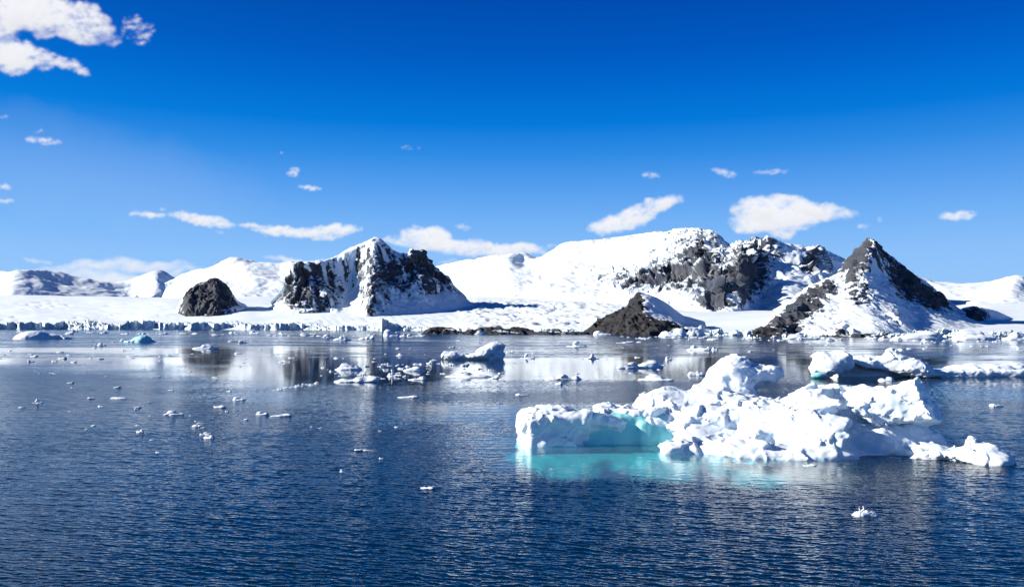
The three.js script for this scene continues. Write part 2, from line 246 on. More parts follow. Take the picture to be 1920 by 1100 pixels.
loft([ // far right slopes
  [[1640, 598, 4000], [1640, 575, 4150], [1640, 555, 4350], [1640, 530, 4600]],
  [[1705, 598, 3800], [1705, 572, 4000], [1705, 548, 4300], [1705, 519, 4600]],
  [[1745, 598, 3600], [1745, 574, 3850], [1745, 552, 4150], [1745, 529, 4550]],
  [[1800, 598, 3400], [1800, 574, 3700], [1800, 554, 4050], [1800, 533, 4500]],
  [[1850, 598, 3300], [1850, 572, 3600], [1850, 551, 4000], [1850, 531, 4450, 0.5]],
  [[1888, 598, 3250], [1888, 572, 3550], [1888, 546, 3950], [1888, 521, 4400, 0.25]],
  [[1908, 598, 3250], [1908, 572, 3550], [1908, 545, 3950], [1908, 518, 4400, 0.4]],
  [[1960, 598, 3350], [1960, 572, 3650], [1960, 550, 4050], [1960, 528, 4500]],
  [[2080, 598, 3600], [2080, 580, 3850], [2080, 560, 4200], [2080, 540, 4600]],
], { name: 'snowy_mountain', label: 'low smooth white mountain at the far right, beyond the sharp peak', drop: 200, back: 700, cell: 9, size: 220, rock: 25, snow: 30, seed: 6.6, patchy: 0.9 });

loft([ // central rocky massif
  [[500, 578, 2780], [504, 577, 2790], [508, 575, 2800], [510, 573, 2810], [512, 571, 2820]],
  [[516, 578, 2720], [520, 569, 2745, 0.3], [524, 561, 2770, 0.5], [528, 554, 2790, 0.4], [532, 546, 2810, 0.2]],
  [[536, 580, 2640, 0.1], [542, 564, 2670, 1], [546, 545, 2690, 1.1], [549, 526, 2720, 1.1], [552, 512, 2750, 0.9]],
  [[578, 588, 2610, 0.4], [580, 570, 2640, 1], [579, 545, 2680, 1.1], [576, 515, 2720, 1.1], [572, 495, 2770, 0.75]],
  [[608, 592, 2630, 0.35], [609, 572, 2660, 0.9], [606, 545, 2710, 0.9], [602, 518, 2760, 0.7], [600, 493, 2820, 0.3]],
  [[634, 594, 2580], [632, 575, 2660, 0.15], [630, 550, 2740, 0.7], [628, 520, 2800, 0.75], [628, 484, 2880]],
  [[652, 594, 2570], [652, 572, 2690], [652, 545, 2790, 0.15], [652, 515, 2840, 0.35], [654, 469, 2900]],
  [[674, 594, 2530], [674, 572, 2640, 0.1], [672, 540, 2760, 0.2], [670, 510, 2830, 0.6], [676, 459, 2930, 0.05]],
  [[692, 595, 2470, 0.5], [693, 572, 2510, 0.95], [694, 540, 2590, 0.9], [697, 505, 2720, 0.7], [704, 446.5, 2950, 0.1]],
  [[728, 592, 2530], [725, 570, 2600, 0.3], [723, 540, 2690, 0.8], [720, 500, 2800, 0.9], [718, 452, 2950, 0]],
  [[750, 590, 2590], [747, 568, 2650, 0.1], [744, 538, 2740, 0.85], [742, 504, 2830, 1.1], [738, 471, 2940, 0.1]],
  [[774, 587, 2640], [771, 566, 2700, 0.1], [768, 535, 2780, 0.8], [766, 507, 2850, 1.1], [764, 481, 2940, 0.1]],
  [[796, 584, 2690], [794, 560, 2740, 0.15], [792, 530, 2800, 0.8], [791, 500, 2870, 1.1], [790, 473, 2930, 1]],
  [[818, 580, 2740], [815, 560, 2790, 0.1], [813, 538, 2840, 0.8], [811, 518, 2890, 1], [809, 500, 2940, 0.8]],
  [[842, 577, 2800], [840, 560, 2840, 0.1], [838, 545, 2880, 0.7], [836, 533, 2920, 0.8], [833, 520, 2950, 0.6]],
  [[890, 572, 2920], [884, 568, 2940], [880, 564, 2960], [876, 561, 2970], [872, 558, 2980]],
], { name: 'rocky_mountain', label: 'jagged twin-peaked dark mountain streaked with snow, in the middle of the far shore', drop: 160, back: 500, cell: 3.8, size: 75, rock: 34, snow: 15, seed: 3.4, patchy: 1.45, cover: 0.65, flat0: 0.35, flat1: 0.8, dark: 0.9, fine: 0.5, tall: 1.6, streak: 1.2, bare: 0.98 });

loft([ // dark rock dome on the ice cap
  [[331, 576, 2790], [333, 574, 2800], [335, 572, 2805], [337, 570, 2810]],
  [[349, 582, 2650, 0.8], [351, 567, 2680, 1.1], [354, 554, 2720, 1.1], [358, 545, 2760, 0.7]],
  [[378, 588, 2630, 0.8], [380, 570, 2650, 1.2], [384, 546, 2700, 1.2], [389, 526, 2780, 0.6]],
  [[400, 588, 2610, 0.6], [402, 570, 2640, 1.2], [404, 545, 2690, 1.2], [405, 523, 2780, 0.6]],
  [[428, 581, 2650, 0.4], [426, 568, 2680, 1.2], [423, 550, 2730, 1.2], [421, 532, 2800, 0.6]],
  [[452, 578, 2740, 0.1], [448, 573, 2760, 0.5], [444, 568, 2780, 0.4], [440, 561, 2810, 0.3]],
  [[470, 578, 2790], [466, 576, 2800], [463, 574, 2810], [460, 572, 2820]],
], { name: 'rock_dome', label: 'small dark rounded rock dome standing alone on the white ice cap', drop: 70, back: 160, cell: 3, size: 46, rock: 20, snow: 4, seed: 5.7, patchy: 0.7, cover: 0.5, flat0: 0.45, flat1: 0.85, dark: 0.85, fine: 0.3, tall: 2, streak: 1.5 });

loft([ // sharp dark peak at the right
  [[1418, 626, 1150], [1420, 622, 1170], [1424, 616, 1220], [1430, 610, 1300], [1436, 604, 1450]],
  [[1450, 627, 1110, 0.9], [1455, 612, 1150, 1], [1464, 596, 1220, 1], [1480, 574, 1380, 0.7], [1492, 560, 1560, 0.1]],
  [[1490, 627, 1090, 0.9], [1490, 606, 1160, 0.9], [1498, 580, 1240, 1], [1515, 555, 1400, 0.9], [1525, 540, 1580, 0.1]],
  [[1535, 627, 1080, 0], [1532, 602, 1160, 0], [1535, 575, 1250, 0.8], [1550, 540, 1430, 0.9], [1558, 522, 1630, 0.1]],
  [[1575, 627, 1060, 0.8], [1574, 606, 1130, 0.6], [1576, 575, 1250, 0], [1580, 540, 1420, 0.3], [1584, 513, 1680, 0.5]],
  [[1610, 627, 1060, 0.1], [1608, 600, 1140, 0], [1603, 556, 1260, 0.75], [1598, 522, 1440, 0.75], [1602, 486, 1690, 1.2]],
  [[1640, 627, 1060, 0], [1638, 600, 1130, 0], [1630, 558, 1270, 0.75], [1618, 524, 1420, 0.55], [1618, 460, 1700, 1.1]],
  [[1660, 627, 1070, 0], [1655, 598, 1150, 0.3], [1646, 558, 1300, 0.1], [1636, 515, 1480, 0], [1632, 454, 1700, 0.8]],
  [[1690, 627, 1100, 0], [1682, 596, 1190, 0.5], [1670, 560, 1340, 0], [1658, 520, 1540, 0.2], [1649, 473, 1740, 1]],
  [[1735, 627, 1150, 0], [1722, 604, 1260, 0], [1706, 566, 1430, 0.5], [1690, 532, 1600, 1.3], [1678, 499, 1790, 0.3]],
  [[1790, 627, 1210, 0], [1778, 608, 1320, 0], [1758, 580, 1490, 0.7], [1742, 558, 1660, 1.3], [1730, 535, 1840, 0.1]],
  [[1850, 627, 1280, 0], [1832, 613, 1390, 0], [1806, 598, 1540, 0.1], [1788, 586, 1720, 0.8], [1776, 574, 1880, 0.2]],
  [[1905, 627, 1350, 0], [1885, 616, 1450, 0], [1858, 609, 1590, 0], [1838, 605, 1750, 0], [1818, 600, 1900, 0]],
], { name: 'rocky_peak', label: 'sharp dark pyramid peak with snowy flanks, rising from the right-hand shore', drop: 120, back: 300, cell: 3.2, size: 46, rock: 19, snow: 6.5, seed: 7.9, patchy: 0.95, cover: 0.42, bare: 1.12, flat0: 0.4, flat1: 0.85, dark: 0.9 });

loft([ // black hill by the water
  [[1086, 630, 1290, 1], [1090, 627, 1300, 1], [1094, 624, 1320, 1], [1098, 621, 1340, 1]],
  [[1128, 632, 1230, 1], [1129, 620, 1260, 1.2], [1132, 609, 1300, 1.2], [1136, 600, 1350, 1.2]],
  [[1162, 633, 1190, 1], [1163, 616, 1220, 1.2], [1166, 600, 1270, 1.2], [1171, 580, 1350, 1.2]],
  [[1193, 634, 1160, 1.2], [1193, 614, 1200, 1.2], [1193, 588, 1270, 1.2], [1197, 551, 1380, 0.7]],
  [[1214, 634, 1145, 1.2], [1214, 612, 1190, 1.2], [1212, 588, 1265, 0.5], [1213, 551, 1385, 0]],
  [[1236, 633, 1150, 1.2], [1236, 612, 1195, 1.2], [1233, 590, 1280, 0.1], [1233, 559, 1395, 0]],
  [[1262, 632, 1170, 1.2], [1262, 613, 1220, 0.9], [1258, 592, 1310, 0], [1255, 573, 1410, 0]],
  [[1290, 630, 1200, 0.9], [1288, 616, 1250, 0.4], [1285, 606, 1330, 0], [1280, 592, 1430, 0]],
  [[1340, 628, 1260, 0], [1335, 620, 1300, 0], [1325, 612, 1380, 0], [1318, 603, 1450, 0]],
], { name: 'rocky_hill', label: 'low black rock hill with a smooth snow cap, at the water beside the glacier', drop: 50, back: 120, cell: 2.1, size: 30, rock: 9, snow: 2.5, seed: 9.1, patchy: 0.5, cover: 0.35, flat0: 0.6, flat1: 0.95, dark: 0.3 });

loft([ // little nunatak at the far right
  [[1780, 604, 1800], [1786, 600, 1830], [1792, 596, 1860]],
  [[1806, 605, 1740, 0.9], [1806, 592, 1780, 1.1], [1806, 577, 1840, 0.5]],
  [[1826, 606, 1720, 0.9], [1826, 592, 1760, 1.1], [1828, 575, 1830, 0.4]],
  [[1846, 604, 1750, 0.7], [1842, 592, 1790, 0.9], [1840, 577, 1850, 0]],
  [[1880, 608, 1820, 0], [1868, 596, 1850, 0], [1858, 580, 1890, 0]],
  [[1920, 610, 1880, 0], [1905, 604, 1900, 0], [1890, 594, 1930, 0]],
], { name: 'rock_outcrop', label: 'small grey rock outcrop with a shaded snow hollow, far right of the peak', drop: 30, back: 120, cell: 2.8, size: 34, rock: 10, snow: 5, seed: 10.4, patchy: 0.6, cover: 0.4, category: 'rock' });

// ---------------------------------------------------------------- snowfields and glacier
const FIELD = [ // picture column, then [distance, picture height] from the shore inland
  [-220, [2480, 606], [2700, 594], [3100, 573], [3600, 554], [4600, 562], [9000, 566]],
  [0, [2480, 605], [2700, 594], [3100, 573], [3600, 553.5], [4600, 562], [9000, 566]],
  [180, [2470, 604], [2700, 594], [3100, 575], [3600, 555.5], [4600, 562], [9000, 566]],
  [330, [2450, 604], [2600, 594], [2900, 576], [3500, 559], [4600, 562], [9000, 566]],
  [480, [2350, 607], [2500, 597], [2750, 580], [3200, 568], [4500, 556], [9000, 562]],
  [620, [2250, 611], [2400, 598], [2600, 586], [3000, 576], [4500, 562], [9000, 562]],
  [760, [2120, 613], [2300, 601], [2600, 589], [3000, 578], [4200, 566], [9000, 562]],
  [900, [1900, 617], [2150, 606], [2500, 592], [3100, 570], [4200, 555], [9000, 556]],
  [1060, [1620, 619], [1900, 609], [2500, 592], [3100, 572], [4000, 560], [9000, 556]],
  [1200, [1400, 622], [1800, 606], [2300, 592], [2900, 577], [3800, 565], [9000, 556]],
  [1330, [1220, 624], [1450, 612], [1900, 597], [2700, 585], [3600, 575], [9000, 560]],
  [1500, [1150, 626], [1300, 616], [1600, 600], [2500, 585], [3600, 575], [9000, 560]],
  [1680, [1070, 628], [1250, 619], [1600, 609], [2400, 598], [3600, 585], [9000, 560]],
  [1860, [1030, 628], [1300, 615], [1700, 603], [2300, 585], [3400, 570], [9000, 555]],
  [2150, [1030, 628], [1300, 615], [1700, 603], [2300, 585], [3400, 570], [9000, 555]],
].map(([px, ...l]) => [px, l.map(([d, py]) => [Math.log(d), P(960, py, d)[1]])]);
const along = (l, q) => { if (q <= l[0][0]) return l[0][1] - (l[0][0] - q) * 400; for (let i = 0; i < l.length - 1; i++) if (q < l[i + 1][0]) return cr(l[Math.max(0, i - 1)][1], l[i][1], l[i + 1][1], l[Math.min(l.length - 1, i + 2)][1], (q - l[i][0]) / (l[i + 1][0] - l[i][0])); return l[l.length - 1][1]; };
function fieldHeight(px, d) {
  const q = Math.log(d); let i = 0; while (i < FIELD.length - 2 && px > FIELD[i + 1][0]) i++;
  const t = clamp((px - FIELD[i][0]) / (FIELD[i + 1][0] - FIELD[i][0])), s = t * t * (3 - 2 * t);
  return mix(along(FIELD[i][1], q), along(FIELD[i + 1][1], q), s);
}
const pxOf = (x, z) => CX + F * x / (-z) * (cp);
{
  const nu = 540, nv = 270, d0 = 930, d1 = 9000, pos = new Float32Array(nu * nv * 3), col = new Float32Array(nu * nv * 3), idx = [], UVF = [];
  for (let a = 0; a < nu; a++) for (let b = 0; b < nv; b++) {
    const px = mix(-200, 2120, a / (nu - 1)), d = d0 * Math.pow(d1 / d0, b / (nv - 1)), x = (px - CX) / F * d / cp, k = a * nv + b;
    let h = fieldHeight(px, d);
    const ice = sstep(830, 900, px) * sstep(1230, 1120, px) * sstep(1750, 1950, d) * sstep(4200, 3200, d);      // the broken glacier tongue
    const crev = ridged(x / 75 + d / 130, 3.1, d / 42, 4) - 0.45, drift = fbm(x / 260, 1.7, d / 150, 4);
    h += drift * 9 * sstep(1000, 1700, d) + ice * 26 * crev;
    const left = sstep(560, 420, px) * sstep(2450, 2600, d) * sstep(3500, 3100, d);                               // open cracks on the ice cap
    h += left * (fbm(x / 120, 4.2, d / 60, 4) * 5 - 6 * sstep(0.06, 0, Math.abs(noise(x / 210 + d / 160, 9.9, d / 95))) * sstep(0.1, 0.4, noise(x / 150, 2.2, d / 200)));
    const rubble = sstep(0, 1, (h - 2) / 8) * sstep(2700, 2300, d) * sstep(480, 620, px) * sstep(1150, 1050, px);
    h += rubble * 5 * (ridged(x / 22, 7.7, d / 22, 3) - 0.4);
    pos[k * 3] = x; pos[k * 3 + 1] = Math.max(h, -12); pos[k * 3 + 2] = -d;
    UVF.push(x, -d); const v = 0.66 + 0.02 * drift; col[k * 3] = v * 0.87; col[k * 3 + 1] = v * 1.02; col[k * 3 + 2] = v * 1.15;
    if (a < nu - 1 && b < nv - 1) idx.push(k, k + nv, k + 1, k + 1, k + nv, k + nv + 1);
  }
  const g = new THREE.BufferGeometry(); g.setAttribute('position', new THREE.BufferAttribute(pos, 3)); g.setAttribute('color', new THREE.BufferAttribute(col, 3)); g.setAttribute('uv', new THREE.Float32BufferAttribute(UVF, 2)); g.setIndex(idx); g.computeVertexNormals();
  tag(single('snowfield', g, snowMat), 'smooth white snowfield and glacier rising from the far shore to the mountains', 'snowfield', null, 'structure');
}

// ---------------------------------------------------------------- ice cliffs where the glacier meets the sea
function iceCliff(plan, name, label, seed) {
  const pts = []; let acc = 0;
  for (let i = 0; i < plan.length - 1; i++) { const a = plan[i], b = plan[i + 1], n = Math.max(2, Math.round(Math.max(Math.abs(a[0] - b[0]) / 1.1, Math.abs(a[1] - b[1]) / 4))); for (let k = 0; k < n; k++) pts.push([0, 1, 2, 3].map((c) => mix(a[c], b[c], k / n))); }
  pts.push(plan[plan.length - 1]);
  const prof = [[-4, 0], [-0.5, 0]]; for (let i = 1; i <= 12; i++) prof.push([i / 12, 1]); prof.push([1, 2], [1, 3], [1, 4], [1, 5], [1, 6], [1, 7]);
  const nu = pts.length, nv = prof.length, pos = new Float32Array(nu * nv * 3), col = new Float32Array(nu * nv * 3), idx = [];
  for (let a = 0; a < nu; a++) {
    const [px, d0, h, rub0] = pts[a], rub = clamp(rub0 + 1.3 * Math.max(0, noise(px / 12, seed, 12) - 0.05)), d = d0 + 22 * fbm(px / 14, seed, 15, 3), hh = h * (1 + 0.42 * noise(px / 31, seed, 1) + 0.3 * noise(px / 9, seed, 3) + 0.15 * noise(px / 3, seed, 7) + 0.4 * rub * noise(px / 6, seed, 5));
    for (let b = 0; b < nv; b++) {
      const [t, m] = prof[b]; let y, back;
      if (m === 0) { y = t; back = 0; } else if (m === 1) { y = hh * t; back = rub * hh * 3.2 * t - (1 - rub) * hh * 0.1 * t; } else { const q = (m - 1) / 6; back = rub * hh * 3.2 + q * 140; y = mix(hh + 1.2 * Math.min(1, q * 3), fieldHeight(px, d + back) + 0.8, sstep(0, 0.8, q)) - (m === 7 ? 9 : 0); }
      let dd = d + back, x = (px - CX) / F * dd / cp;
      const w = m > 4 ? 0.2 : m === 0 && t < -1 ? 0 : 1, v = voronoi(x / 9, y / 11 + seed, dd / 9), chunk = ((v.id - 0.5) * 4 + 2.6 * facets(x / 14, y / 18 + seed, dd / 14)) * (0.5 + rub * 1.1) * w, n = fbm(x / 5, y / 5, dd / 5 + seed, 3) * (1 + rub * 2.2) * w;
      dd -= chunk + n; y += (m === 0 ? 0 : 1) * (rub * chunk * 0.7 + n * 0.3);
      const k = a * nv + b; pos[k * 3] = x + n * 0.6; pos[k * 3 + 1] = y; pos[k * 3 + 2] = -dd;
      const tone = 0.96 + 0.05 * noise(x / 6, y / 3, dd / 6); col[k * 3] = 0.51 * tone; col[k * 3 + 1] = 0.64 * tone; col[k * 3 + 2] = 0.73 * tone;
      if (a < nu - 1 && b < nv - 1) idx.push(k, k + nv, k + 1, k + 1, k + nv, k + nv + 1);
    }
  }
  const g = new THREE.BufferGeometry(); g.setAttribute('position', new THREE.BufferAttribute(pos, 3)); g.setAttribute('color', new THREE.BufferAttribute(col, 3)); g.setIndex(idx); g.computeVertexNormals();
  return tag(single(name, g, cliffMat), label, 'ice cliff', null, 'structure');
}
iceCliff([[-200, 2320, 22, 0], [-100, 2430, 22, 0], [-95, 2340, 22, 0.3], [-40, 2300, 21, 0], [29, 2390, 20, 0], [31, 2360, 16, 1], [36, 2290, 19, 0], [118, 2400, 22, 0], [121, 2370, 20, 1], [140, 2310, 24, 1], [175, 2290, 25, 1], [198, 2300, 16, 1], [201, 2280, 15, 0], [222, 2320, 17, 0], [225, 2270, 27, 0], [290, 2370, 27, 0], [294, 2340, 20, 0.8], [300, 2280, 23, 0], [342, 2340, 20, 0], [346, 2310, 14, 1], [355, 2240, 19, 0], [427, 2350, 18, 0], [431, 2320, 15, 1], [452, 2260, 15, 1], [470, 2230, 17, 0], [500, 2280, 15, 0], [506, 2250, 12, 1], [515, 2180, 17, 0], [568, 2260, 15, 0], [573, 2220, 10, 1], [600, 2170, 10, 1], [630, 2110, 11, 0.2], [690, 2170, 10, 0.2], [695, 2140, 9, 1], [708, 2030, 10, 1], [716, 2020, 23, 0], [746, 2060, 13, 0], [750, 2040, 9, 1], [800, 1950, 7, 1], [900, 1800, 5, 1], [1000, 1620, 6, 1], [1080, 1480, 6, 1], [1130, 1400, 5, 1]].map(([px, d, h, rub]) => { const base = px < 350 ? 2330 : px < 800 ? mix(2330, 1950, (px - 350) / 450) : d; return [px, base + 0.5 * (d - base), h, rub]; }),
  'ice_cliff', 'long broken ice cliff with blue shaded faces, edge of the glacier at the left', 3.3);
iceCliff([[1225, 1190, 3, 1], [1262, 1150, 5, 1], [1290, 1120, 7, 0.8], [1330, 1095, 8, 1], [1372, 1080, 5, 1], [1450, 1070, 3, 1], [1540, 1020, 2.5, 1], [1620, 990, 3, 1], [1680, 970, 5, 1], [1760, 945, 7, 1], [1860, 930, 6, 1], [1960, 930, 7, 1], [2120, 940, 7, 1]],
  'ice_cliff', 'low lumpy white ice edge along the right shore, beneath the sharp peak', 8.8);

// ---------------------------------------------------------------- black rocks at the glacier's foot
function lowRocks(net, name, label, seed) { return loft(net, { name, label, category: 'rock', kind: undefined, drop: 6, back: 30, cell: 1.3, size: 26, rock: 6, snow: 2, seed, patchy: 1.1, cover: 0.45, flat0: 0.6, flat1: 0.95, dark: 0.4, banded: true }); }
lowRocks([[[792, 628, 1300, 1], [793, 625, 1310, 1], [794, 622, 1320, 1]], [[808, 629, 1280, 1.2], [808, 621, 1290, 1], [809, 614, 1310, 0.9]], [[825, 629, 1280, 1.2], [825, 621, 1295, 1], [826, 613, 1310, 0.6]], [[850, 629, 1280, 1.2], [850, 623, 1295, 0.8], [851, 617, 1310, 0.9]], [[868, 629, 1290, 1], [868, 627, 1300, 1], [868, 624, 1310, 1]]], 'shore_rock', 'leftmost low black shore rock with a humped top, below the glacier', 12.1);
lowRocks([[[856, 629, 1250, 1], [857, 627, 1255, 1], [858, 624, 1260, 1]], [[880, 630, 1230, 1.2], [880, 624, 1240, 0.7], [880, 619, 1255, 1]], [[905, 630, 1230, 1.2], [905, 622, 1245, 0.9], [905, 615, 1260, 1]], [[945, 630, 1230, 1.2], [945, 623, 1245, 0.6], [945, 616, 1260, 1]], [[985, 630, 1230, 1.2], [985, 624, 1245, 0.7], [985, 616, 1260, 0.8]], [[1012, 630, 1235, 1], [1012, 627, 1245, 1], [1012, 622, 1255, 1]]], 'shore_rock', 'long low black shore rock striped with snow, middle one of the three', 13.7);
lowRocks([[[990, 630, 1240, 1], [992, 628, 1245, 1], [994, 625, 1250, 1]], [[1020, 631, 1210, 1.2], [1020, 626, 1220, 0.8], [1020, 620, 1240, 0.9]], [[1060, 631, 1210, 1.2], [1060, 627, 1220, 0.7], [1060, 622, 1240, 1]], [[1090, 631, 1210, 1.2], [1090, 627, 1222, 1], [1090, 623, 1240, 1]], [[1106, 630, 1220, 1], [1106, 629, 1230, 1], [1106, 627, 1240, 1]]], 'shore_rock', 'flat black shore rock with thin snow bands, reaching to the black hill', 15.2);
lowRocks([[[1398, 629, 1085, 1], [1400, 627, 1090, 1], [1402, 625, 1095, 1]], [[1420, 630, 1070, 1.2], [1420, 624, 1080, 1], [1420, 616, 1095, 1]], [[1445, 630, 1065, 1.2], [1445, 622, 1080, 1], [1445, 613, 1095, 0.9]], [[1470, 630, 1065, 1], [1470, 625, 1080, 1], [1470, 617, 1095, 0.6]], [[1478, 630, 1070, 1], [1478, 628, 1080, 1], [1478, 625, 1090, 1]]], 'shore_rock', 'dark brown shore rock at the left foot of the sharp peak', 16.9);
lowRocks([[[1528, 633, 1010, 1], [1529, 632, 1012, 1], [1530, 630, 1015, 1]], [[1560, 634, 985, 1.2], [1560, 631, 995, 0.9], [1560, 627, 1010, 0.8]], [[1610, 634, 980, 1.2], [1610, 631, 990, 0.9], [1610, 627, 1005, 0.8]], [[1660, 634, 975, 1.2], [1660, 632, 985, 1], [1660, 628, 1000, 0.7]], [[1712, 634, 975, 1], [1712, 633, 980, 1], [1712, 631, 985, 1]]], 'shore_rock', 'narrow strip of dark shore rocks below the sharp peak, dusted with snow', 18.3);

// ---------------------------------------------------------------- solid shapes from distance fields
function sdfMesh(f, lo, hi, cell, reach) {
  const n = [0, 1, 2].map((c) => Math.ceil((hi[c] - lo[c]) / cell) + 1), [nx, ny, nz] = n, val = new Float32Array(nx * ny * nz).fill(NaN), B = 6, lim = cell * B * 0.87 + reach;
  for (let bx = 0; bx < nx; bx += B) for (let by = 0; by < ny; by += B) for (let bz = 0; bz < nz; bz += B) {
    const d = f(lo[0] + (bx + B / 2) * cell, lo[1] + (by + B / 2) * cell, lo[2] + (bz + B / 2) * cell);
    if (Math.abs(d) > lim * 1.12) continue;
    for (let x = bx; x <= Math.min(nx - 1, bx + B); x++) for (let y = by; y <= Math.min(ny - 1, by + B); y++) for (let z = bz; z <= Math.min(nz - 1, bz + B); z++) { const k = (x * ny + y) * nz + z; if (val[k] !== val[k]) val[k] = f(lo[0] + x * cell, lo[1] + y * cell, lo[2] + z * cell); }
  }
  const id = new Int32Array(nx * ny * nz).fill(-1), pos = [], idx = [], off = [0, 1, nz, nz + 1, ny * nz, ny * nz + 1, ny * nz + nz, ny * nz + nz + 1];
  const E = [[0, 1], [2, 3], [4, 5], [6, 7], [0, 2], [1, 3], [4, 6], [5, 7], [0, 4], [1, 5], [2, 6], [3, 7]], C = [[0, 0, 0], [0, 0, 1], [0, 1, 0], [0, 1, 1], [1, 0, 0], [1, 0, 1], [1, 1, 0], [1, 1, 1]];
  for (let x = 0; x < nx - 1; x++) for (let y = 0; y < ny - 1; y++) for (let z = 0; z < nz - 1; z++) {
    const k = (x * ny + y) * nz + z; let s = 0, bad = false;
    for (let c = 0; c < 8; c++) { const v = val[k + off[c]]; if (v !== v) { bad = true; break; } if (v < 0) s |= 1 << c; }
    if (bad || s === 0 || s === 255) continue;
    let px = 0, py = 0, pz = 0, m = 0;
    for (const [a, b] of E) if (((s >> a) & 1) !== ((s >> b) & 1)) { const va = val[k + off[a]], vb = val[k + off[b]], t = va / (va - vb); px += mix(C[a][0], C[b][0], t); py += mix(C[a][1], C[b][1], t); pz += mix(C[a][2], C[b][2], t); m++; }
    id[k] = pos.length / 3; pos.push(lo[0] + (x + px / m) * cell, lo[1] + (y + py / m) * cell, lo[2] + (z + pz / m) * cell);
  }
  const quad = (a, b, c, d, flip) => { if (a < 0 || b < 0 || c < 0 || d < 0) return; flip ? idx.push(a, c, b, a, d, c) : idx.push(a, b, c, a, c, d); };
  const sx = ny * nz, sy = nz;
  for (let x = 1; x < nx - 1; x++) for (let y = 1; y < ny - 1; y++) for (let z = 1; z < nz - 1; z++) {
    const k = (x * ny + y) * nz + z, v = val[k]; if (v !== v) continue;
    const a = val[k + sx], b = val[k + sy], c = val[k + 1];
    if (a === a && (v < 0) !== (a < 0)) quad(id[k], id[k - sy], id[k - sy - 1], id[k - 1], v >= 0);
    if (b === b && (v < 0) !== (b < 0)) quad(id[k], id[k - 1], id[k - sx - 1], id[k - sx], v >= 0);
    if (c === c && (v < 0) !== (c < 0)) quad(id[k], id[k - sx], id[k - sx - sy], id[k - sy], v >= 0);
  }
  
  const g = new THREE.BufferGeometry(); g.setAttribute('position', new THREE.Float32BufferAttribute(pos, 3)); g.setIndex(idx); g.computeVertexNormals(); return g;
}
const smin = (a, b, k) => { const h = Math.max(k - Math.abs(a - b), 0) / k; return Math.min(a, b) - h * h * k * 0.25; }, smax = (a, b, k) => -smin(-a, -b, k);
// shapes: ellipsoids and rounded boxes; centre from the picture, size in metres, turn about the vertical and lean to the side
function ell(px, py, d, rx, ry, rz, turn = 0, lean = 0) { const c = P(px, py, d), ct = Math.cos(turn), st = Math.sin(turn), cl = Math.cos(lean), sl = Math.sin(lean); return { c, r: Math.hypot(rx, ry, rz), f(x, y, z) { x -= c[0]; y -= c[1]; z -= c[2]; let X = x * ct - z * st, Z = x * st + z * ct, X2 = X * cl + y * sl, Y = y * cl - X * sl; const k0 = Math.hypot(X2 / rx, Y / ry, Z / rz), k1 = Math.hypot(X2 / (rx * rx), Y / (ry * ry), Z / (rz * rz)); return k1 > 1e-9 ? k0 * (k0 - 1) / k1 : -Math.min(rx, ry, rz); } }; }
function box(px, py, d, rx, ry, rz, round, turn = 0, lean = 0) { const c = P(px, py, d), ct = Math.cos(turn), st = Math.sin(turn), cl = Math.cos(lean), sl = Math.sin(lean); return { c, r: Math.hypot(rx, ry, rz), f(x, y, z) { x -= c[0]; y -= c[1]; z -= c[2]; const X = x * ct - z * st, Z = x * st + z * ct, a = Math.abs(X * cl + y * sl) - rx + round, b = Math.abs(y * cl - X * sl) - ry + round, e = Math.abs(Z) - rz + round; return Math.hypot(Math.max(a, 0), Math.max(b, 0), Math.max(e, 0)) + Math.min(Math.max(a, b, e), 0) - round; } }; }
function iceNoise(x, y, z, S, seed) {                                   // broad swells, chiselled blocks, small crumbs
  const wx = x + S * 0.5 * noise(x / (1.9 * S), y / (1.9 * S), z / (1.9 * S) + seed), big = facets(wx / (3.4 * S) + seed, y / (2.6 * S), z / (3.4 * S)), small = facets(x / (1.25 * S), y / S + seed, z / (1.25 * S));
  const lumps = fbm(x / (5 * S) + seed, y / (3.2 * S), z / (5 * S), 3), ridge = ridged(x / (3.6 * S), y / (2.8 * S) + seed, z / (3.6 * S), 3) - 0.5;
  const where = sstep(-0.1, 0.25, noise(x / (4.5 * S), y / (3 * S), z / (4.5 * S) + seed)), tiny = where > 0 ? facets(x / (0.5 * S), y / (0.42 * S) + seed, z / (0.5 * S)) : 0;
  return S * (0.85 * lumps + 0.35 * ridge + 0.72 * big + 0.4 * small * (0.3 + 0.7 * where) + 0.14 * tiny * where + 0.06 * fbm(x / (0.45 * S), y / (0.45 * S), z / (0.45 * S), 2) - 0.3);
}
function iceColours(g, S, seed) {
  const p = g.attributes.position.array, c = new Float32Array(p.length);
  for (let k = 0; k < p.length; k += 3) {
    const n = fbm(p[k] / (2.2 * S) + seed, p[k + 1] / (1.2 * S), p[k + 2] / (2.2 * S), 4), b = sstep(0.1, 0.3, n) * 0.4, v = 0.7 + 0.03 * noise(p[k] / (0.4 * S), p[k + 1] / (0.3 * S), p[k + 2] / (0.4 * S));
    c[k] = v * mix(0.88, 0.6, b); c[k + 1] = v * mix(1.01, 0.93, b); c[k + 2] = v * mix(1.13, 1.08, b);
  }
  g.setAttribute('color', new THREE.BufferAttribute(c, 3)); return g;
}
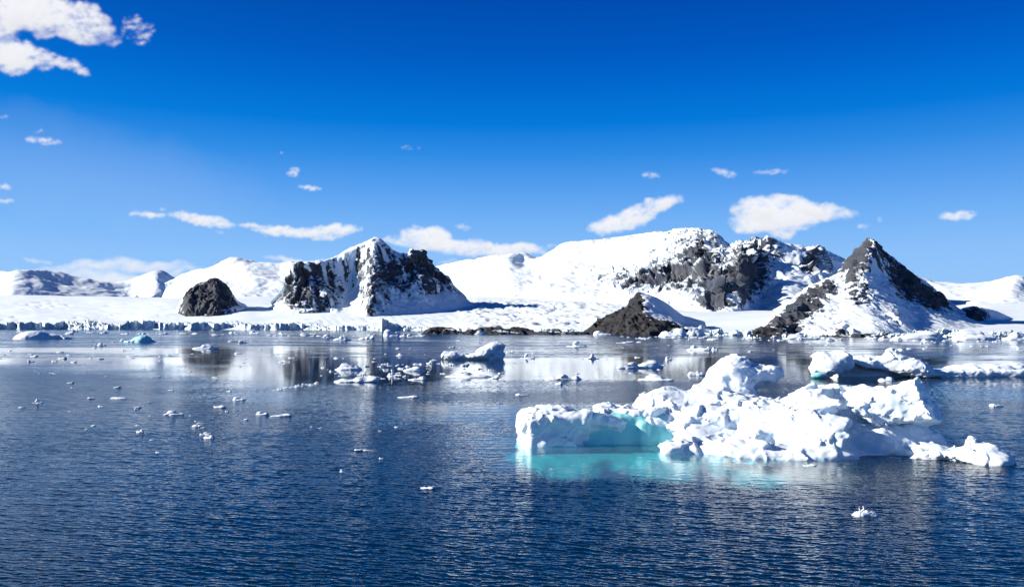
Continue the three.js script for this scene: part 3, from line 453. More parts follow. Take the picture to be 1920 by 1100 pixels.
function berg(o) {                                                      // { solid, carve, cell, S, seed, k, lo, hi, amp }
  const S = o.S ?? 1, amp = o.amp ?? 1, k = o.k ?? 1.2;
  const f = (x, y, z) => {
    let d = 1e9; for (const s of o.solid) { const a = x - s.c[0], b = y - s.c[1], c = z - s.c[2], m = Math.max(0, d) + k + s.r; if (a * a + b * b + c * c < m * m || d > 1e8) d = smin(d, s.f(x, y, z), k); }
    if (d < 3 * S) { for (const s of o.carve ?? []) { const a = x - s.c[0], b = y - s.c[1], c = z - s.c[2], m = s.r + 2 + Math.max(0, -d); if (a * a + b * b + c * c < m * m) d = smax(d, -s.f(x, y, z), o.ck ?? 0.5); } if (Math.abs(d) < 1.35 * S * amp + 0.2) d -= amp * iceNoise(x, y, z, S, o.seed); }
    return d;
  };
  return sdfMesh(f, o.lo, o.hi, o.cell, 1.15 * S * amp);
}
const bounds = (list, pad) => { const lo = [1e9, 1e9, 1e9], hi = [-1e9, -1e9, -1e9]; for (const [p] of list) for (let c = 0; c < 3; c++) { lo[c] = Math.min(lo[c], p[c]); hi[c] = Math.max(hi[c], p[c]); } return [lo.map((v, i) => v - pad[i]), hi.map((v, i) => v + pad[i])]; };

// ---------------------------------------------------------------- the iceberg's foot under the water
const FOOT = (() => { const u = [ell(1005, 866, 104, 5, 1.7, 4.5), ell(1085, 868, 101.5, 6.5, 2.1, 7), ell(1180, 872, 102, 7, 2.3, 6), ell(1265, 872, 100, 6, 2.3, 7.5), ell(1350, 880, 99, 7, 2.1, 4.2), ell(1440, 880, 95.5, 5.5, 1.6, 5)]; for (const s of u) s.c[1] = -2.9; return (x, y, z) => { let d = 1e9; for (const s of u) d = smin(d, s.f(x, y, z), 2.5); return Math.max(y + 0.75, Math.abs(d) < 2.4 ? d - 1.1 * fbm(x / 4.5, y / 3, z / 4.5, 3) : d); }; })();
const footDepth = (x, d) => { let m = 1e9; for (const f of [0, 5, 10, 15]) m = Math.min(m, FOOT(x, -2.9, -d - f)); return 1.2 + 5 * fbm(x / 11, 1.5, d / 9, 3) - m; };

// ---------------------------------------------------------------- the great iceberg
{
  const r = root('iceberg');
  const solid = [
    // left wall with its ragged top
    box(1020, 812, 104, 3.2, 2.7, 3.6, 0.7, 0.25), box(1058, 811, 104.5, 3.4, 2.7, 3.4, 0.7, -0.1), ell(1045, 782, 105, 2.2, 1.8, 2.4), ell(990, 786, 105, 1.1, 1.3, 1.8),
    box(1110, 811, 106, 3.6, 2.6, 3.2, 0.7, 0.1), ell(1140, 784, 107, 2.3, 1.9, 2.6), ell(1178, 789, 107, 2.2, 1.7, 2.6), ell(1120, 795, 103, 2.6, 2, 1.4), box(1190, 800, 107, 5, 2.6, 3.2, 0.8), ell(1235, 790, 106, 3.2, 2.1, 3.2),
    // middle: long shoulder up to the block
    ell(1255, 768, 111, 5, 3.1, 4.6), ell(1330, 768, 111, 6.4, 3.3, 5), ell(1400, 790, 108, 8, 3.4, 6), ell(1340, 800, 104, 6, 3, 4.5), ell(1440, 800, 103, 7.5, 3.4, 5), ell(1300, 825, 102, 4.4, 2.2, 3.6),
    // block on its neck
    ell(1372, 712, 114, 3.7, 3.2, 3.2), ell(1352, 730, 114, 2.8, 3.2, 3), ell(1378, 692, 114, 2.4, 2.1, 2.4), ell(1418, 706, 113.5, 2.6, 1.9, 2, 0, 0.15), ell(1446, 700, 113.5, 1.6, 0.9, 1.3, 0, 0.3), ell(1385, 735, 113, 2.6, 2.4, 2.4), ell(1395, 752, 113, 2.4, 2, 2.4), ell(1418, 742, 114.5, 1.1, 2.6, 1.4), ell(1330, 748, 113, 2.6, 2, 2.4),
    // right hump
    ell(1530, 778, 101, 4.6, 3.2, 5), ell(1570, 776, 101, 5, 3.8, 5), ell(1625, 772, 101, 3.6, 3.2, 4), box(1680, 774, 98.5, 4.4, 3, 3.8, 0.3, -0.62, 0.42), ell(1650, 774, 99, 4, 3, 3.6), ell(1560, 810, 97, 6, 3, 4.5), ell(1500, 815, 99, 5, 3.4, 4.5),
    // low apron at the water
    ell(1310, 846, 99, 4.4, 1.1, 3), ell(1400, 842, 96.5, 4.8, 1.7, 3.6), ell(1450, 852, 94.5, 5.4, 1.5, 3.2), ell(1520, 856, 93, 5, 1.2, 2.6), ell(1570, 852, 94, 4.2, 1.8, 3), ell(1470, 828, 98, 4.4, 2.2, 3),
    // shaded slope under the overhang, and the tail
    ell(1612, 848, 96, 3.4, 2.8, 3), ell(1660, 838, 97.5, 4.2, 3.2, 3, 0, -0.3), ell(1710, 846, 96, 5, 2.8, 3, 0, -0.22), ell(1765, 850, 94, 5, 2.2, 2.8, 0, -0.12), ell(1812, 850, 91.5, 3.4, 1.9, 2.4, 0, -0.1), ell(1845, 858, 90, 2.6, 1.6, 2.1), ell(1870, 867, 89, 1.9, 1.1, 1.7), ell(1818, 838, 93, 0.5, 0.35, 0.5),
    // ice below the water holding it together
    box(1150, 850, 106, 10, 2.4, 5, 1), box(1430, 860, 102, 14, 3, 7, 1.5), box(1680, 870, 96, 9, 1.6, 4, 1),
  ];
  const carve = [
    ell(1168, 836, 101.2, 5.2, 2.5, 2.6), ell(1215, 832, 101.6, 4, 2.3, 2.8), ell(1113, 832, 101.8, 1.7, 0.9, 1.4),             // notch over the blue ice
    ell(1445, 812, 95.6, 1.7, 1.4, 1.5, 0, -0.5),                                                                             // hollow in the front
    ell(1655, 829, 93, 4.4, 1.8, 3.2, 0, -0.05), ell(1725, 816, 94, 4.8, 1.3, 4.5, 0, 0.06), ell(1790, 818, 98, 3.6, 1.5, 6),  // under the overhang
    ell(1440, 738, 112, 1.5, 1.5, 3), ell(1590, 742, 98, 1.3, 0.8, 4, 0.2), ell(1605, 782, 95.5, 3.2, 0.35, 1.6, 0.1, -0.5),
  ];
  const [lo, hi] = bounds([[P(970, 760, 110)], [P(1890, 760, 90)], [P(1400, 655, 116)], [P(1600, 870, 88)]], [2.5, 2, 4]); lo[1] = -2.2;
  const g = iceColours(berg({ solid, carve, lo, hi, cell: 0.17, S: 1, seed: 2.7, amp: 0.85, k: 1.1 }), 1, 2.7);
  part('snowy_ice', g, iceMat, r);
  // smooth blue-green ice laid bare in the notch, water-bounced light painted into its turquoise
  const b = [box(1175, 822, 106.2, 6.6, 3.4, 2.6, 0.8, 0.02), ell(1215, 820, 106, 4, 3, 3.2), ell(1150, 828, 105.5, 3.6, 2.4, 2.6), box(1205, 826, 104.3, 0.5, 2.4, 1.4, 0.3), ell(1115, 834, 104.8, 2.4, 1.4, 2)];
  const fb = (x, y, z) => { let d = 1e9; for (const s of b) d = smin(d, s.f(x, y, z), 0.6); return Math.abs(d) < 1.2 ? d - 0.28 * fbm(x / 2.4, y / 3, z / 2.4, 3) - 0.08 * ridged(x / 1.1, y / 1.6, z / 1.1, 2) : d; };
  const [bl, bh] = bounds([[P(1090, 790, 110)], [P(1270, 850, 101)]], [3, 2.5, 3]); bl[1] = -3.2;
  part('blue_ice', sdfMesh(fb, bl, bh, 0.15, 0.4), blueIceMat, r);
  // the foot that shows through the water in front
  part('submerged_foot', sdfMesh(FOOT, [-8, -5.5, -112], [62, 0, -74], 0.4, 0.9), footMat, r);
  const c = [ell(1640, 840, 98, 4.6, 3.4, 3.4), ell(1700, 834, 98.8, 5, 2.8, 3)];
  const [cl, ch] = bounds([[P(1580, 800, 106)], [P(1800, 870, 92)]], [4, 4, 4]); cl[1] = -2;
  part('inner_wall', iceColours(berg({ solid: [...c, ell(1752, 858, 95, 5, 1.7, 2.2, 0, -0.1)], lo: cl, hi: ch, cell: 0.2, S: 1, seed: 9.4, amp: 0.6, k: 1 }), 1, 9.4), iceMat, r);
  tag(r, 'huge sculpted white iceberg with turquoise notch and overhanging block, nearest in the bay', 'iceberg');
}

// ---------------------------------------------------------------- second iceberg and its neighbours
{
  const r = root('iceberg'), dd = 233;
  const solid = [
    ell(1552, 686, dd, 4.6, 3.4, 4.4), ell(1575, 680, dd, 4.2, 3.6, 4), ell(1540, 672, dd + 1, 2.6, 2.4, 3), ell(1532, 692, dd, 2.4, 1.8, 2.6), box(1640, 688, dd + 5, 11, 2.4, 4.5, 0.8), ell(1625, 678, dd + 6, 7, 2, 4), ell(1680, 682, dd + 3, 5, 3.2, 4),
    ell(1674, 668, dd + 3, 1.8, 2.6, 1.8, 0, 0.2), ell(1684, 660, dd + 3, 1.9, 0.7, 1.2, 0, 0.35), ell(1712, 690, dd + 1, 5, 2.6, 4), ell(1730, 697, dd, 3.4, 1.7, 3), ell(1750, 700, dd, 3, 1.1, 2.6), box(1640, 706, dd + 7, 12, 1.6, 4, 0.6),
  ];
  const carve = [ell(1625, 707, dd - 1, 9.5, 2.3, 6), ell(1605, 700, dd + 0.5, 4, 2.4, 4.2), ell(1674, 712, dd - 2, 7, 1.6, 5)];
  const [lo, hi] = bounds([[P(1495, 660, dd + 10)], [P(1785, 700, dd - 6)]], [3, 2, 4]); lo[1] = -2; hi[1] = 11;
  part('snowy_ice', iceColours(berg({ solid, carve, lo, hi, cell: 0.27, S: 1, seed: 5.1, amp: 0.75, k: 1.2 }), 1, 5.1), iceMat, r);
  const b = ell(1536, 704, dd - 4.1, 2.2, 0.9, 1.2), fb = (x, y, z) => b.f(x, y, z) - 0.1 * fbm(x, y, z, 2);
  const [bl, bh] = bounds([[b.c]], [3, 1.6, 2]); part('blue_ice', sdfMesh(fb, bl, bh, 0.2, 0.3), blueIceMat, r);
  tag(r, 'mid-sized white iceberg with a dark hollow along the waterline, behind the huge one', 'iceberg');
}
{ // low snowy floe beside it
  const dd = 236, solid = [box(1790, 700, dd + 4, 8, 1.4, 7, 0.9), box(1850, 700, dd + 5, 8, 1.3, 6, 0.9), ell(1830, 690, dd + 8, 9, 1.4, 5), ell(1880, 692, dd + 5, 3.4, 1.6, 3), ell(1905, 690, dd + 6, 3.4, 1.7, 3.4), ell(1930, 697, dd + 5, 5, 1.4, 4), ell(1862, 690, dd + 5, 2.2, 1.2, 2.6)];
  const [lo, hi] = bounds([[P(1722, 690, dd + 14)], [P(2010, 700, dd - 4)]], [3, 2, 3]); lo[1] = -1.4; hi[1] = 7;
  tag(single('ice_floe', iceColours(berg({ solid, lo, hi, cell: 0.3, S: 0.8, seed: 8.3, amp: 0.55, k: 1 }), 0.8, 8.3), iceMat), 'long low snowy ice floe with a crumbled end, beside the hollowed iceberg', 'ice floe');
}
{ // wedge-shaped iceberg in the middle distance
  const dd = 352, solid = [ell(850, 667, dd, 5, 2.2, 4), ell(838, 666, dd, 2.4, 2.2, 3), ell(866, 668, dd, 3.5, 1.8, 3), ell(890, 668, dd, 5, 1.6, 4), ell(912, 661, dd + 1, 5.5, 3.4, 5, 0, 0.35), ell(928, 655, dd + 1, 4, 3.6, 4), ell(938, 648, dd + 1, 2.6, 1.2, 3), ell(935, 666, dd, 3, 2.2, 3), box(890, 673, dd + 2, 12, 1.4, 4, 0.8)];
  const carve = [ell(938, 660, dd - 3, 2, 1.5, 2.5), ell(924, 669, dd - 4, 2.2, 1.2, 2)];
  const [lo, hi] = bounds([[P(825, 645, dd + 5)], [P(950, 670, dd - 5)]], [3, 2, 3]); lo[1] = -1.6; hi[1] = 9;
  tag(single('iceberg', iceColours(berg({ solid, carve, lo, hi, cell: 0.36, S: 0.9, seed: 4.4, amp: 0.7, k: 1 }), 0.9, 4.4), iceMat), 'small wedge-shaped iceberg with a low crumbly left end, in the middle of the bay', 'iceberg');
}
{ // smooth domed berg off the left cliff
  const dd = 830, solid = [ell(62, 638, dd, 17, 10, 14), ell(45, 640, dd, 11, 8, 12), ell(95, 640, dd + 8, 16, 8, 12), ell(115, 640, dd + 10, 12, 5.5, 10)], carve = [box(108, 636, dd - 12, 17, 14, 12, 2, -0.5)];
  const [lo, hi] = bounds([[P(25, 620, dd + 20)], [P(140, 640, dd - 18)]], [6, 3, 6]); lo[1] = -3; hi[1] = 14;
  tag(single('iceberg', iceColours(berg({ solid, carve, lo, hi, cell: 0.75, S: 2.2, seed: 6.2, amp: 0.3, k: 3 }), 2.2, 6.2), iceMat), 'smooth domed white iceberg with a shaded right flank, below the left ice cliff', 'iceberg');
}
{ // teal rounded berg
  const dd = 690, solid = [ell(268, 641, dd, 7.5, 6, 7), ell(280, 644, dd, 5, 3.4, 5), ell(246, 643, dd, 7, 3, 5), ell(256, 640, dd, 5, 4, 5)];
  const [lo, hi] = bounds([[P(232, 630, dd + 8)], [P(290, 643, dd - 8)]], [4, 2, 4]); lo[1] = -2; hi[1] = 9;
  const g = iceColours(berg({ solid, lo, hi, cell: 0.55, S: 1.2, seed: 1.9, amp: 0.6, k: 1 }), 1.2, 1.9), c = g.attributes.color.array;
  for (let i = 0; i < c.length; i += 3) { c[i] *= 0.5; c[i + 1] *= 0.85; c[i + 2] *= 0.9; }
  tag(single('iceberg', g, iceMat), 'small rounded blue-green iceberg with a crumbled white left end, off the glacier', 'iceberg');
}

// ---------------------------------------------------------------- floating pieces: a few shapes, copied with their own size and turn
const V0 = (x, y, z, rx, ry, rz, turn = 0, lean = 0) => { const e = ell(0, 0, 1, rx, ry, rz, turn, lean); e.c[0] = x; e.c[1] = y; e.c[2] = z; return e; };
const RECIPES = {                                                       // about one unit wide, the waterline at y = 0
  slab: [[V0(0, 0, 0, 0.5, 0.1, 0.28), V0(0.2, 0.04, 0.05, 0.25, 0.1, 0.2)], [V0(0, 0, 0, 0.5, 0.13, 0.25, 0.3), V0(-0.22, 0.06, 0, 0.2, 0.12, 0.16)], [V0(0, 0.01, 0, 0.5, 0.08, 0.2, -0.2, 0.05), V0(0.3, 0.05, 0, 0.18, 0.07, 0.15)]],
  lump: [[V0(0, 0, 0, 0.5, 0.16, 0.34), V0(0.08, 0.14, 0, 0.25, 0.22, 0.22)], [V0(0, 0, 0, 0.5, 0.16, 0.3), V0(-0.2, 0.12, 0, 0.2, 0.2, 0.2), V0(0.25, 0.08, 0, 0.2, 0.16, 0.2)], [V0(0, 0, 0, 0.48, 0.2, 0.34, 0.5), V0(0.15, 0.18, 0, 0.2, 0.2, 0.2), V0(-0.1, 0.1, 0.05, 0.25, 0.18, 0.2)]],
  spire: [[V0(0, 0, 0, 0.5, 0.11, 0.3), V0(0.02, 0.22, 0, 0.13, 0.36, 0.14, 0, 0.15), V0(-0.15, 0.1, 0, 0.16, 0.16, 0.16)], [V0(0, 0, 0, 0.48, 0.12, 0.3), V0(-0.12, 0.2, 0, 0.15, 0.3, 0.16, 0, -0.2), V0(0.22, 0.08, 0, 0.18, 0.12, 0.14)]],
  ridge: [[V0(0, 0, 0, 0.5, 0.1, 0.2), V0(-0.3, 0.08, 0, 0.14, 0.14, 0.14), V0(-0.02, 0.1, 0, 0.16, 0.17, 0.14), V0(0.27, 0.06, 0, 0.14, 0.12, 0.12)], [V0(0, 0, 0, 0.5, 0.09, 0.22), V0(-0.18, 0.1, 0, 0.2, 0.18, 0.16), V0(0.12, 0.05, 0, 0.2, 0.12, 0.14), V0(0.36, 0.07, 0, 0.1, 0.1, 0.1)]],
};
const SHAPES = {}, SMALL = {};
for (const [store, cell] of [[SHAPES, 0.036], [SMALL, 0.07]]) for (const [kind, list] of Object.entries(RECIPES)) store[kind] = list.flatMap((solid, i) => [0, 1].map((v) => { const seed = 1.1 + i * 3.7 + v * 9.3 + kind.length; return iceColours(berg({ solid, lo: [-0.72, -0.2, -0.5], hi: [0.72, 0.75, 0.5], cell, S: 0.11, seed, amp: 0.9, k: 0.07 }), 0.11, seed); }));
const R = rng(99), protos = new Map(), pick = new Map();
// kind, picture x, picture y of the waterline, width and height in the picture
function bit(kind, px, py, w, h, name, label, group) {
  const list = (w > 16 ? SHAPES : SMALL)[kind], n = pick.get(kind) ?? 0; pick.set(kind, n + 1); const g = list[n % list.length], key = g.uuid;
  if (!protos.has(key)) { const m = new THREE.Mesh(g, iceMat); m.castShadow = m.receiveShadow = true; g.computeBoundingBox(); protos.set(key, m); }
  const m = protos.get(key).clone(), bb = g.boundingBox, p = onWater(px, py), k = -p[2] / F, W = w * k, Hh = Math.max(h, 1) * k, deep = Math.max(W * 0.45, Hh * 0.8);
  m.name = numbered(name); m.scale.set((R() < 0.5 ? 1 : -1) * W / (bb.max.x - bb.min.x), Hh / bb.max.y, deep / (bb.max.z - bb.min.z)); m.scale.x = Math.abs(m.scale.x); m.rotation.y = (R() - 0.5) * 0.5 + (R() < 0.5 ? Math.PI : 0);
  m.position.set(p[0] * (1 + deep * 0.5 / -p[2]), 0, p[2] - deep * 0.5); scene.add(m);
  return tag(m, label, 'ice floe', group);
}
// pieces one can point to
const NAMED = [
  ['lump', 383, 654, 50, 11, 'white lumpy ice chunk with two humps, off the glacier below the rock dome'],
  ['ridge', 188, 648, 25, 7, 'small jagged ice chunk just left of the blue-green iceberg'],
  ['spire', 68, 756, 20, 10, 'little white ice chunk with an upright tip on rippled water, far left'],
  ['slab', 223, 748, 33, 4.5, 'thin flat ice slab lying alone on dark rippled water at the left'],
  ['lump', 325, 778, 38, 10, 'white humped ice chunk with a thin flat tail, nearer left water'],
  ['lump', 448, 750, 25, 7, 'rounded white ice chunk on the calm blue water left of centre'],
  ['slab', 412, 764, 26, 5, 'pair-like flat ice slab below the rounded chunk, left of centre'],
  ['lump', 492, 778, 28, 8, 'low white ice hump touching a flat floe, left of centre'],
  ['slab', 527, 781, 40, 6, 'flat white floe lying end to end with a low ice hump'],
  ['slab', 765, 746, 47, 5, 'long flat white ice slab alone in the centre of the bay'],
  ['lump', 655, 694, 50, 16, 'lumpy white ice chunk at the top of the drifting brash ice'],
  ['ridge', 670, 717, 88, 14, 'long jagged white ice ridge at the lower edge of the drifting brash'],
  ['spire', 735, 706, 22, 17, 'upright white ice block standing in the middle of the drifting brash'],
  ['slab', 783, 713, 36, 8, 'flat-topped white ice chunk right of the jagged ridge, edge of the brash'],
  ['lump', 775, 696, 42, 11, 'cluster-like white ice chunk behind the upright block in the brash'],
  ['lump', 751, 667, 17, 6, 'small loaf-shaped white ice chunk on the dark blue water'],
  ['lump', 807, 682, 15, 7, 'small white ice block between the brash and the wedge iceberg'],
  ['ridge', 890, 708, 110, 12, 'wide rubbly white floe of broken ice below the wedge-shaped iceberg'],
  ['spire', 1085, 650, 46, 13, 'low white floe with a dark pointed hump, in front of the black hill'],
  ['slab', 1171, 643, 34, 4, 'thin dark-sided ice sliver near the foot of the black hill'],
  ['ridge', 1311, 657, 46, 12, 'white toothed ice chunk in front of the right-hand snow shore'],
  ['lump', 1341, 656, 12, 5, 'tiny ice knob at the right end of the toothed chunk'],
  ['spire', 990, 672, 28, 11, 'white ice chunk with a pointed middle, right of the wedge iceberg'],
  ['spire', 1110, 673, 28, 12, 'two-toned ice chunk with a sharp tip, below the low shore rocks'],
  ['lump', 1254, 675, 13, 7, 'small pointed ice lump left of the big iceberg block'],
  ['lump', 1178, 691, 52, 15, 'pale ice chunk with a green waterline, left one of a joined pair'],
  ['lump', 1215, 690, 58, 19, 'tallest lumpy ice chunk on the grey reflecting water, right one of a pair'],
  ['lump', 1233, 714, 68, 15, 'white humped floe with a shaded hollow, directly left of the big iceberg'],
  ['slab', 1310, 704, 38, 11, 'blue-shaded ice slab tucked behind the left of the iceberg block'],
  ['ridge', 1056, 712, 68, 12, 'long white floe with a dark rounded right end, centre right'],
  ['slab', 1048, 721, 15, 5, 'small flat chip just below the long floe, centre right'],
  ['slab', 980, 741, 28, 4, 'slim flat floe above the left end of the huge iceberg'],
  ['slab', 1870, 762, 34, 6, 'flat white floe alone on blue water at the far right'],
  ['slab', 802, 917, 30, 6, 'bright flat ice piece alone on dark water, lower centre'],
  ['slab', 685, 846, 38, 4, 'thin ice sliver on dark water, centre left'],
  ['lump', 641, 885, 10, 5, 'tiny bright ice chip alone on dark water, lower centre left'],
  ['lump', 262, 811, 15, 6, 'small bright ice piece on dark rippled water, lower left'],
  ['lump', 391, 822, 24, 7, 'white ice piece nearest us in the loose trail left of centre'],
  ['slab', 370, 800, 26, 6, 'pale crumbly ice patch in the middle of the loose trail'],
  ['slab', 1520, 874, 26, 4, 'thin white floe right against the front of the huge iceberg'],
  ['lump', 1830, 637, 92, 24, 'large white ice block with a shaded right side, aground on the right shore'],
  ['lump', 1722, 637, 110, 22, 'broad white stranded ice mound beside the shaded block, right shore'],
  ['lump', 1905, 637, 60, 20, 'broken stranded ice heap at the far right edge of the shore'],
  ['lump', 1500, 636, 70, 12, 'low white ice mound aground before the brown shore rock'],
  ['lump', 1410, 635, 16, 10, 'small teal ice block aground at the shore, left of the brown rock'],
  ['lump', 1262, 630, 60, 15, 'boxy blue-shaded ice block at the foot of the black hill'],
  ['lump', 1310, 629, 38, 20, 'pointed white ice block aground right of the black hill'],
  ['spire', 1358, 622, 16, 18, 'isolated upright blue-white ice tower on the right shore'],
  ['slab', 1130, 628, 36, 8, 'low white floe at the left foot of the black hill'],
  ['lump', 902, 627, 24, 8, 'white ice block resting against the middle shore rock'],
  ['lump', 640, 638, 34, 11, 'white ice mound floating off the glacier front, centre left'],
  ['lump', 615, 633, 26, 8, 'smaller ice mound just left behind another, off the glacier front'],
  ['ridge', 688, 636, 32, 9, 'rough ice chunk with a blue side, off the glacier front'],
  ['lump', 735, 631, 34, 14, 'white ice apron chunk below the tall blue triangular cliff'],
  ['lump', 1648, 678, 5, 3, 'tiny ice knob on the back of the hollowed iceberg'],
  ['slab', 1625, 704, 30, 3, 'small white sliver floating in the dark hollow of the second iceberg'],
  ['spire', 1658, 706, 22, 7, 'small pointed white chip in front of the second iceberg hollow'],
  ['lump', 1662, 714, 34, 9, 'white rounded growler in front of the second iceberg'],
];
for (const [kind, px, py, w, h, label] of NAMED) if (label !== 'tiny ice knob on the back of the hollowed iceberg') bit(kind, px, py, w, h * (py > 632 && w > 15 ? 0.8 : 1), 'ice_floe', label);
// small ones that nothing tells apart, drift by drift
function scatter(n, kinds, place, size, name, label, group) { for (let i = 0; i < n; i++) { const [px, py] = place(i), s = size(R()); bit(kinds[(R() * kinds.length) | 0], px, py, s, Math.max(0.9, s * (0.1 + 0.17 * R())), name, label, group); } }
const far = (a, b) => { const t = R(); return 608 + 1 / mix(1 / (a - 608), 1 / (b - 608), t); };
scatter(100, ['lump', 'ridge', 'slab', 'slab'], () => { const t = R(); return [mix(600, 945, t), mix(682, 712, R()) + 4 * (0.5 - t)]; }, (r) => 3 + 15 * r * r, 'brash_ice_piece', 'small white broken piece in the drifting brash ice at the bay centre', 'drifting brash ice at the bay centre');
scatter(26, ['lump', 'slab'], () => { const t = R(); return [mix(508, 600, t), mix(733, 717, t) + (R() - 0.5) * 6]; }, (r) => 3 + 10 * r, 'brash_ice_piece', 'small white bit in the thin trail below the mirrored rock reflection', 'thin trail of ice bits');
scatter(48, ['slab', 'lump', 'lump'], () => [mix(-20, 620, R()), mix(636, 690, R())], (r) => 4 + 16 * r * r, 'ice_bit', 'small white ice bit on the calm blue water off the left glacier', 'ice bits on calm left water');
scatter(26, ['slab', 'lump'], () => [mix(0, 480, R()), mix(692, 800, R())], (r) => 5 + 10 * r, 'ice_bit', 'little ice bit scattered over the rippled water at left', 'ice bits on rippled left water');
scatter(36, ['slab', 'lump', 'ridge'], () => [mix(940, 1320, R()), mix(640, 708, R())], (r) => 3 + 12 * r * r, 'ice_bit', 'little ice bit on the grey reflecting water left of the big iceberg block', 'ice bits on grey water');
scatter(24, ['slab', 'lump'], () => [mix(620, 960, R()), mix(634, 680, R())], (r) => 4 + 9 * r * r, 'ice_bit', 'little ice bit on dark blue water between glacier and brash', 'ice bits on dark blue water');
scatter(70, ['lump', 'ridge', 'slab'], () => { const t = R(); return [mix(-20, 800, t), mix(621, 628, t) + R() * 5]; }, (r) => 5 + 18 * r * r, 'floating_ice_piece', 'white ice rubble piece floating at the foot of the left ice cliff', 'ice rubble at the left cliff foot');
scatter(70, ['lump', 'ridge', 'slab'], () => { const t = R(); return [mix(1150, 1950, t), mix(630, 636, t) + R() * 6]; }, (r) => 5 + 20 * r * r, 'floating_ice_piece', 'white ice rubble piece floating along the right snow shore', 'ice rubble at the right shore');
scatter(16, ['lump', 'slab'], () => { const t = R(); return [mix(350, 400, t) + (R() - 0.5) * 16, mix(776, 822, t)]; }, (r) => 4 + 8 * r, 'ice_bit', 'small pale ice bit in the loose trail toward the lower left', 'ice bits of the loose trail');
scatter(9, ['slab', 'lump'], () => [mix(90, 760, R()), mix(800, 870, R())], (r) => 6 + 5 * r, 'ice_bit', 'lone small ice chip on dark rippled open water', 'lone chips on open water');
scatter(18, ['slab', 'lump'], () => [mix(1400, 1920, R()), mix(640, 660, R())], (r) => 4 + 10 * r * r, 'ice_bit', 'little ice bit on calm water between right shore and second iceberg', 'ice bits right of centre');

// ---------------------------------------------------------------- floe with two birds
{
  const p = onWater(1628, 969), d = -p[2], c = [p[0], 0, p[2] - 0.5], solid = [V0(c[0] - 0.42, 0, c[2], 0.6, 0.34, 0.45), V0(c[0] + 0.35, 0.1, c[2] - 0.1, 0.7, 0.36, 0.4, 0, -0.25), V0(c[0] + 0.8, 0, c[2], 0.35, 0.18, 0.25)];
  const lo = [c[0] - 1.5, -0.25, c[2] - 1], hi = [c[0] + 1.6, 0.9, c[2] + 1];
  tag(single('ice_floe', iceColours(berg({ solid, lo, hi, cell: 0.04, S: 0.16, seed: 3.9, amp: 0.45, k: 0.14 }), 0.16, 3.9), iceMat), 'small two-humped white floe carrying two birds, lower right', 'ice floe');
  const white = new THREE.MeshStandardMaterial({ name: 'white_plumage', color: new THREE.Color().setRGB(0.8, 0.8, 0.8), roughness: 0.9 }), grey = new THREE.MeshStandardMaterial({ name: 'dark_plumage', color: new THREE.Color().setRGB(0.05, 0.05, 0.06), roughness: 0.9 });
  const bill = new THREE.MeshStandardMaterial({ name: 'bill', color: new THREE.Color().setRGB(0.3, 0.12, 0.03), roughness: 0.6 });
  const bird = root('seabird'), parts = [V0(0, 0.17, 0, 0.115, 0.075, 0.07, 0, 0.75), V0(-0.065, 0.27, 0, 0.045, 0.07, 0.042), V0(-0.078, 0.325, 0, 0.047, 0.042, 0.04), V0(0.1, 0.095, 0, 0.09, 0.025, 0.035, 0, -0.6)];
  part('body', sdfMesh((x, y, z) => parts.reduce((a, s) => smin(a, s.f(x, y, z), 0.04), 1e9), [-0.25, 0, -0.15], [0.28, 0.42, 0.15], 0.012, 0.02), white, bird);
  for (const s of [-1, 1]) { const w = [V0(0.03, 0.175, s * 0.066, 0.115, 0.05, 0.02, 0, -0.6), V0(0.115, 0.105, s * 0.045, 0.08, 0.018, 0.015, 0, -0.6)]; part('wing', sdfMesh((x, y, z) => smin(w[0].f(x, y, z), w[1].f(x, y, z), 0.03), [-0.15, 0, -0.15], [0.28, 0.32, 0.15], 0.01, 0.02), grey, bird); }
  const beak = new THREE.ConeGeometry(0.014, 0.055, 8); beak.rotateZ(Math.PI / 2 + 0.25); beak.translate(-0.148, 0.318, 0); part('bill', beak, bill, bird);
  for (const s of [-1, 1]) { const leg = new THREE.CylinderGeometry(0.008, 0.01, 0.12, 6); leg.translate(0, 0.06, s * 0.028); part('leg', leg, bill, bird); }
  tag(bird, 'taller white-breasted dark-winged bird standing upright on the two-humped floe', 'bird');
  bird.position.set(c[0] - 0.06, 0.37, c[2]);
  const two = bird.clone(); two.name = numbered('seabird'); scene.add(two); two.scale.setScalar(0.82); two.rotation.y = 0.5; two.position.set(c[0] - 0.42, 0.34, c[2] + 0.02);
  tag(two, 'smaller bird standing on the left hump of the two-humped floe', 'bird');
}

// ---------------------------------------------------------------- the sea

const waves = []; { const r = rng(21); for (const [n, l0, l1, spread, slope] of [[22, 0.34, 0.6, 0.75, 0.027], [16, 0.6, 1.1, 0.7, 0.024], [8, 1.1, 2.4, 0.7, 0.014], [6, 2.4, 7, 0.6, 0.007]]) for (let i = 0; i < n; i++) { const l = mix(l0, l1, r()), th = (r() + r() - 1) * spread + 0.18, k = 2 * Math.PI / l; waves.push([Math.sin(th) * k, Math.cos(th) * k, r() * 6.2832, slope * (0.6 + 0.8 * r()), l]); } }
const SEA = new THREE.Color().setRGB(0.0001, 0.0115, 0.031);
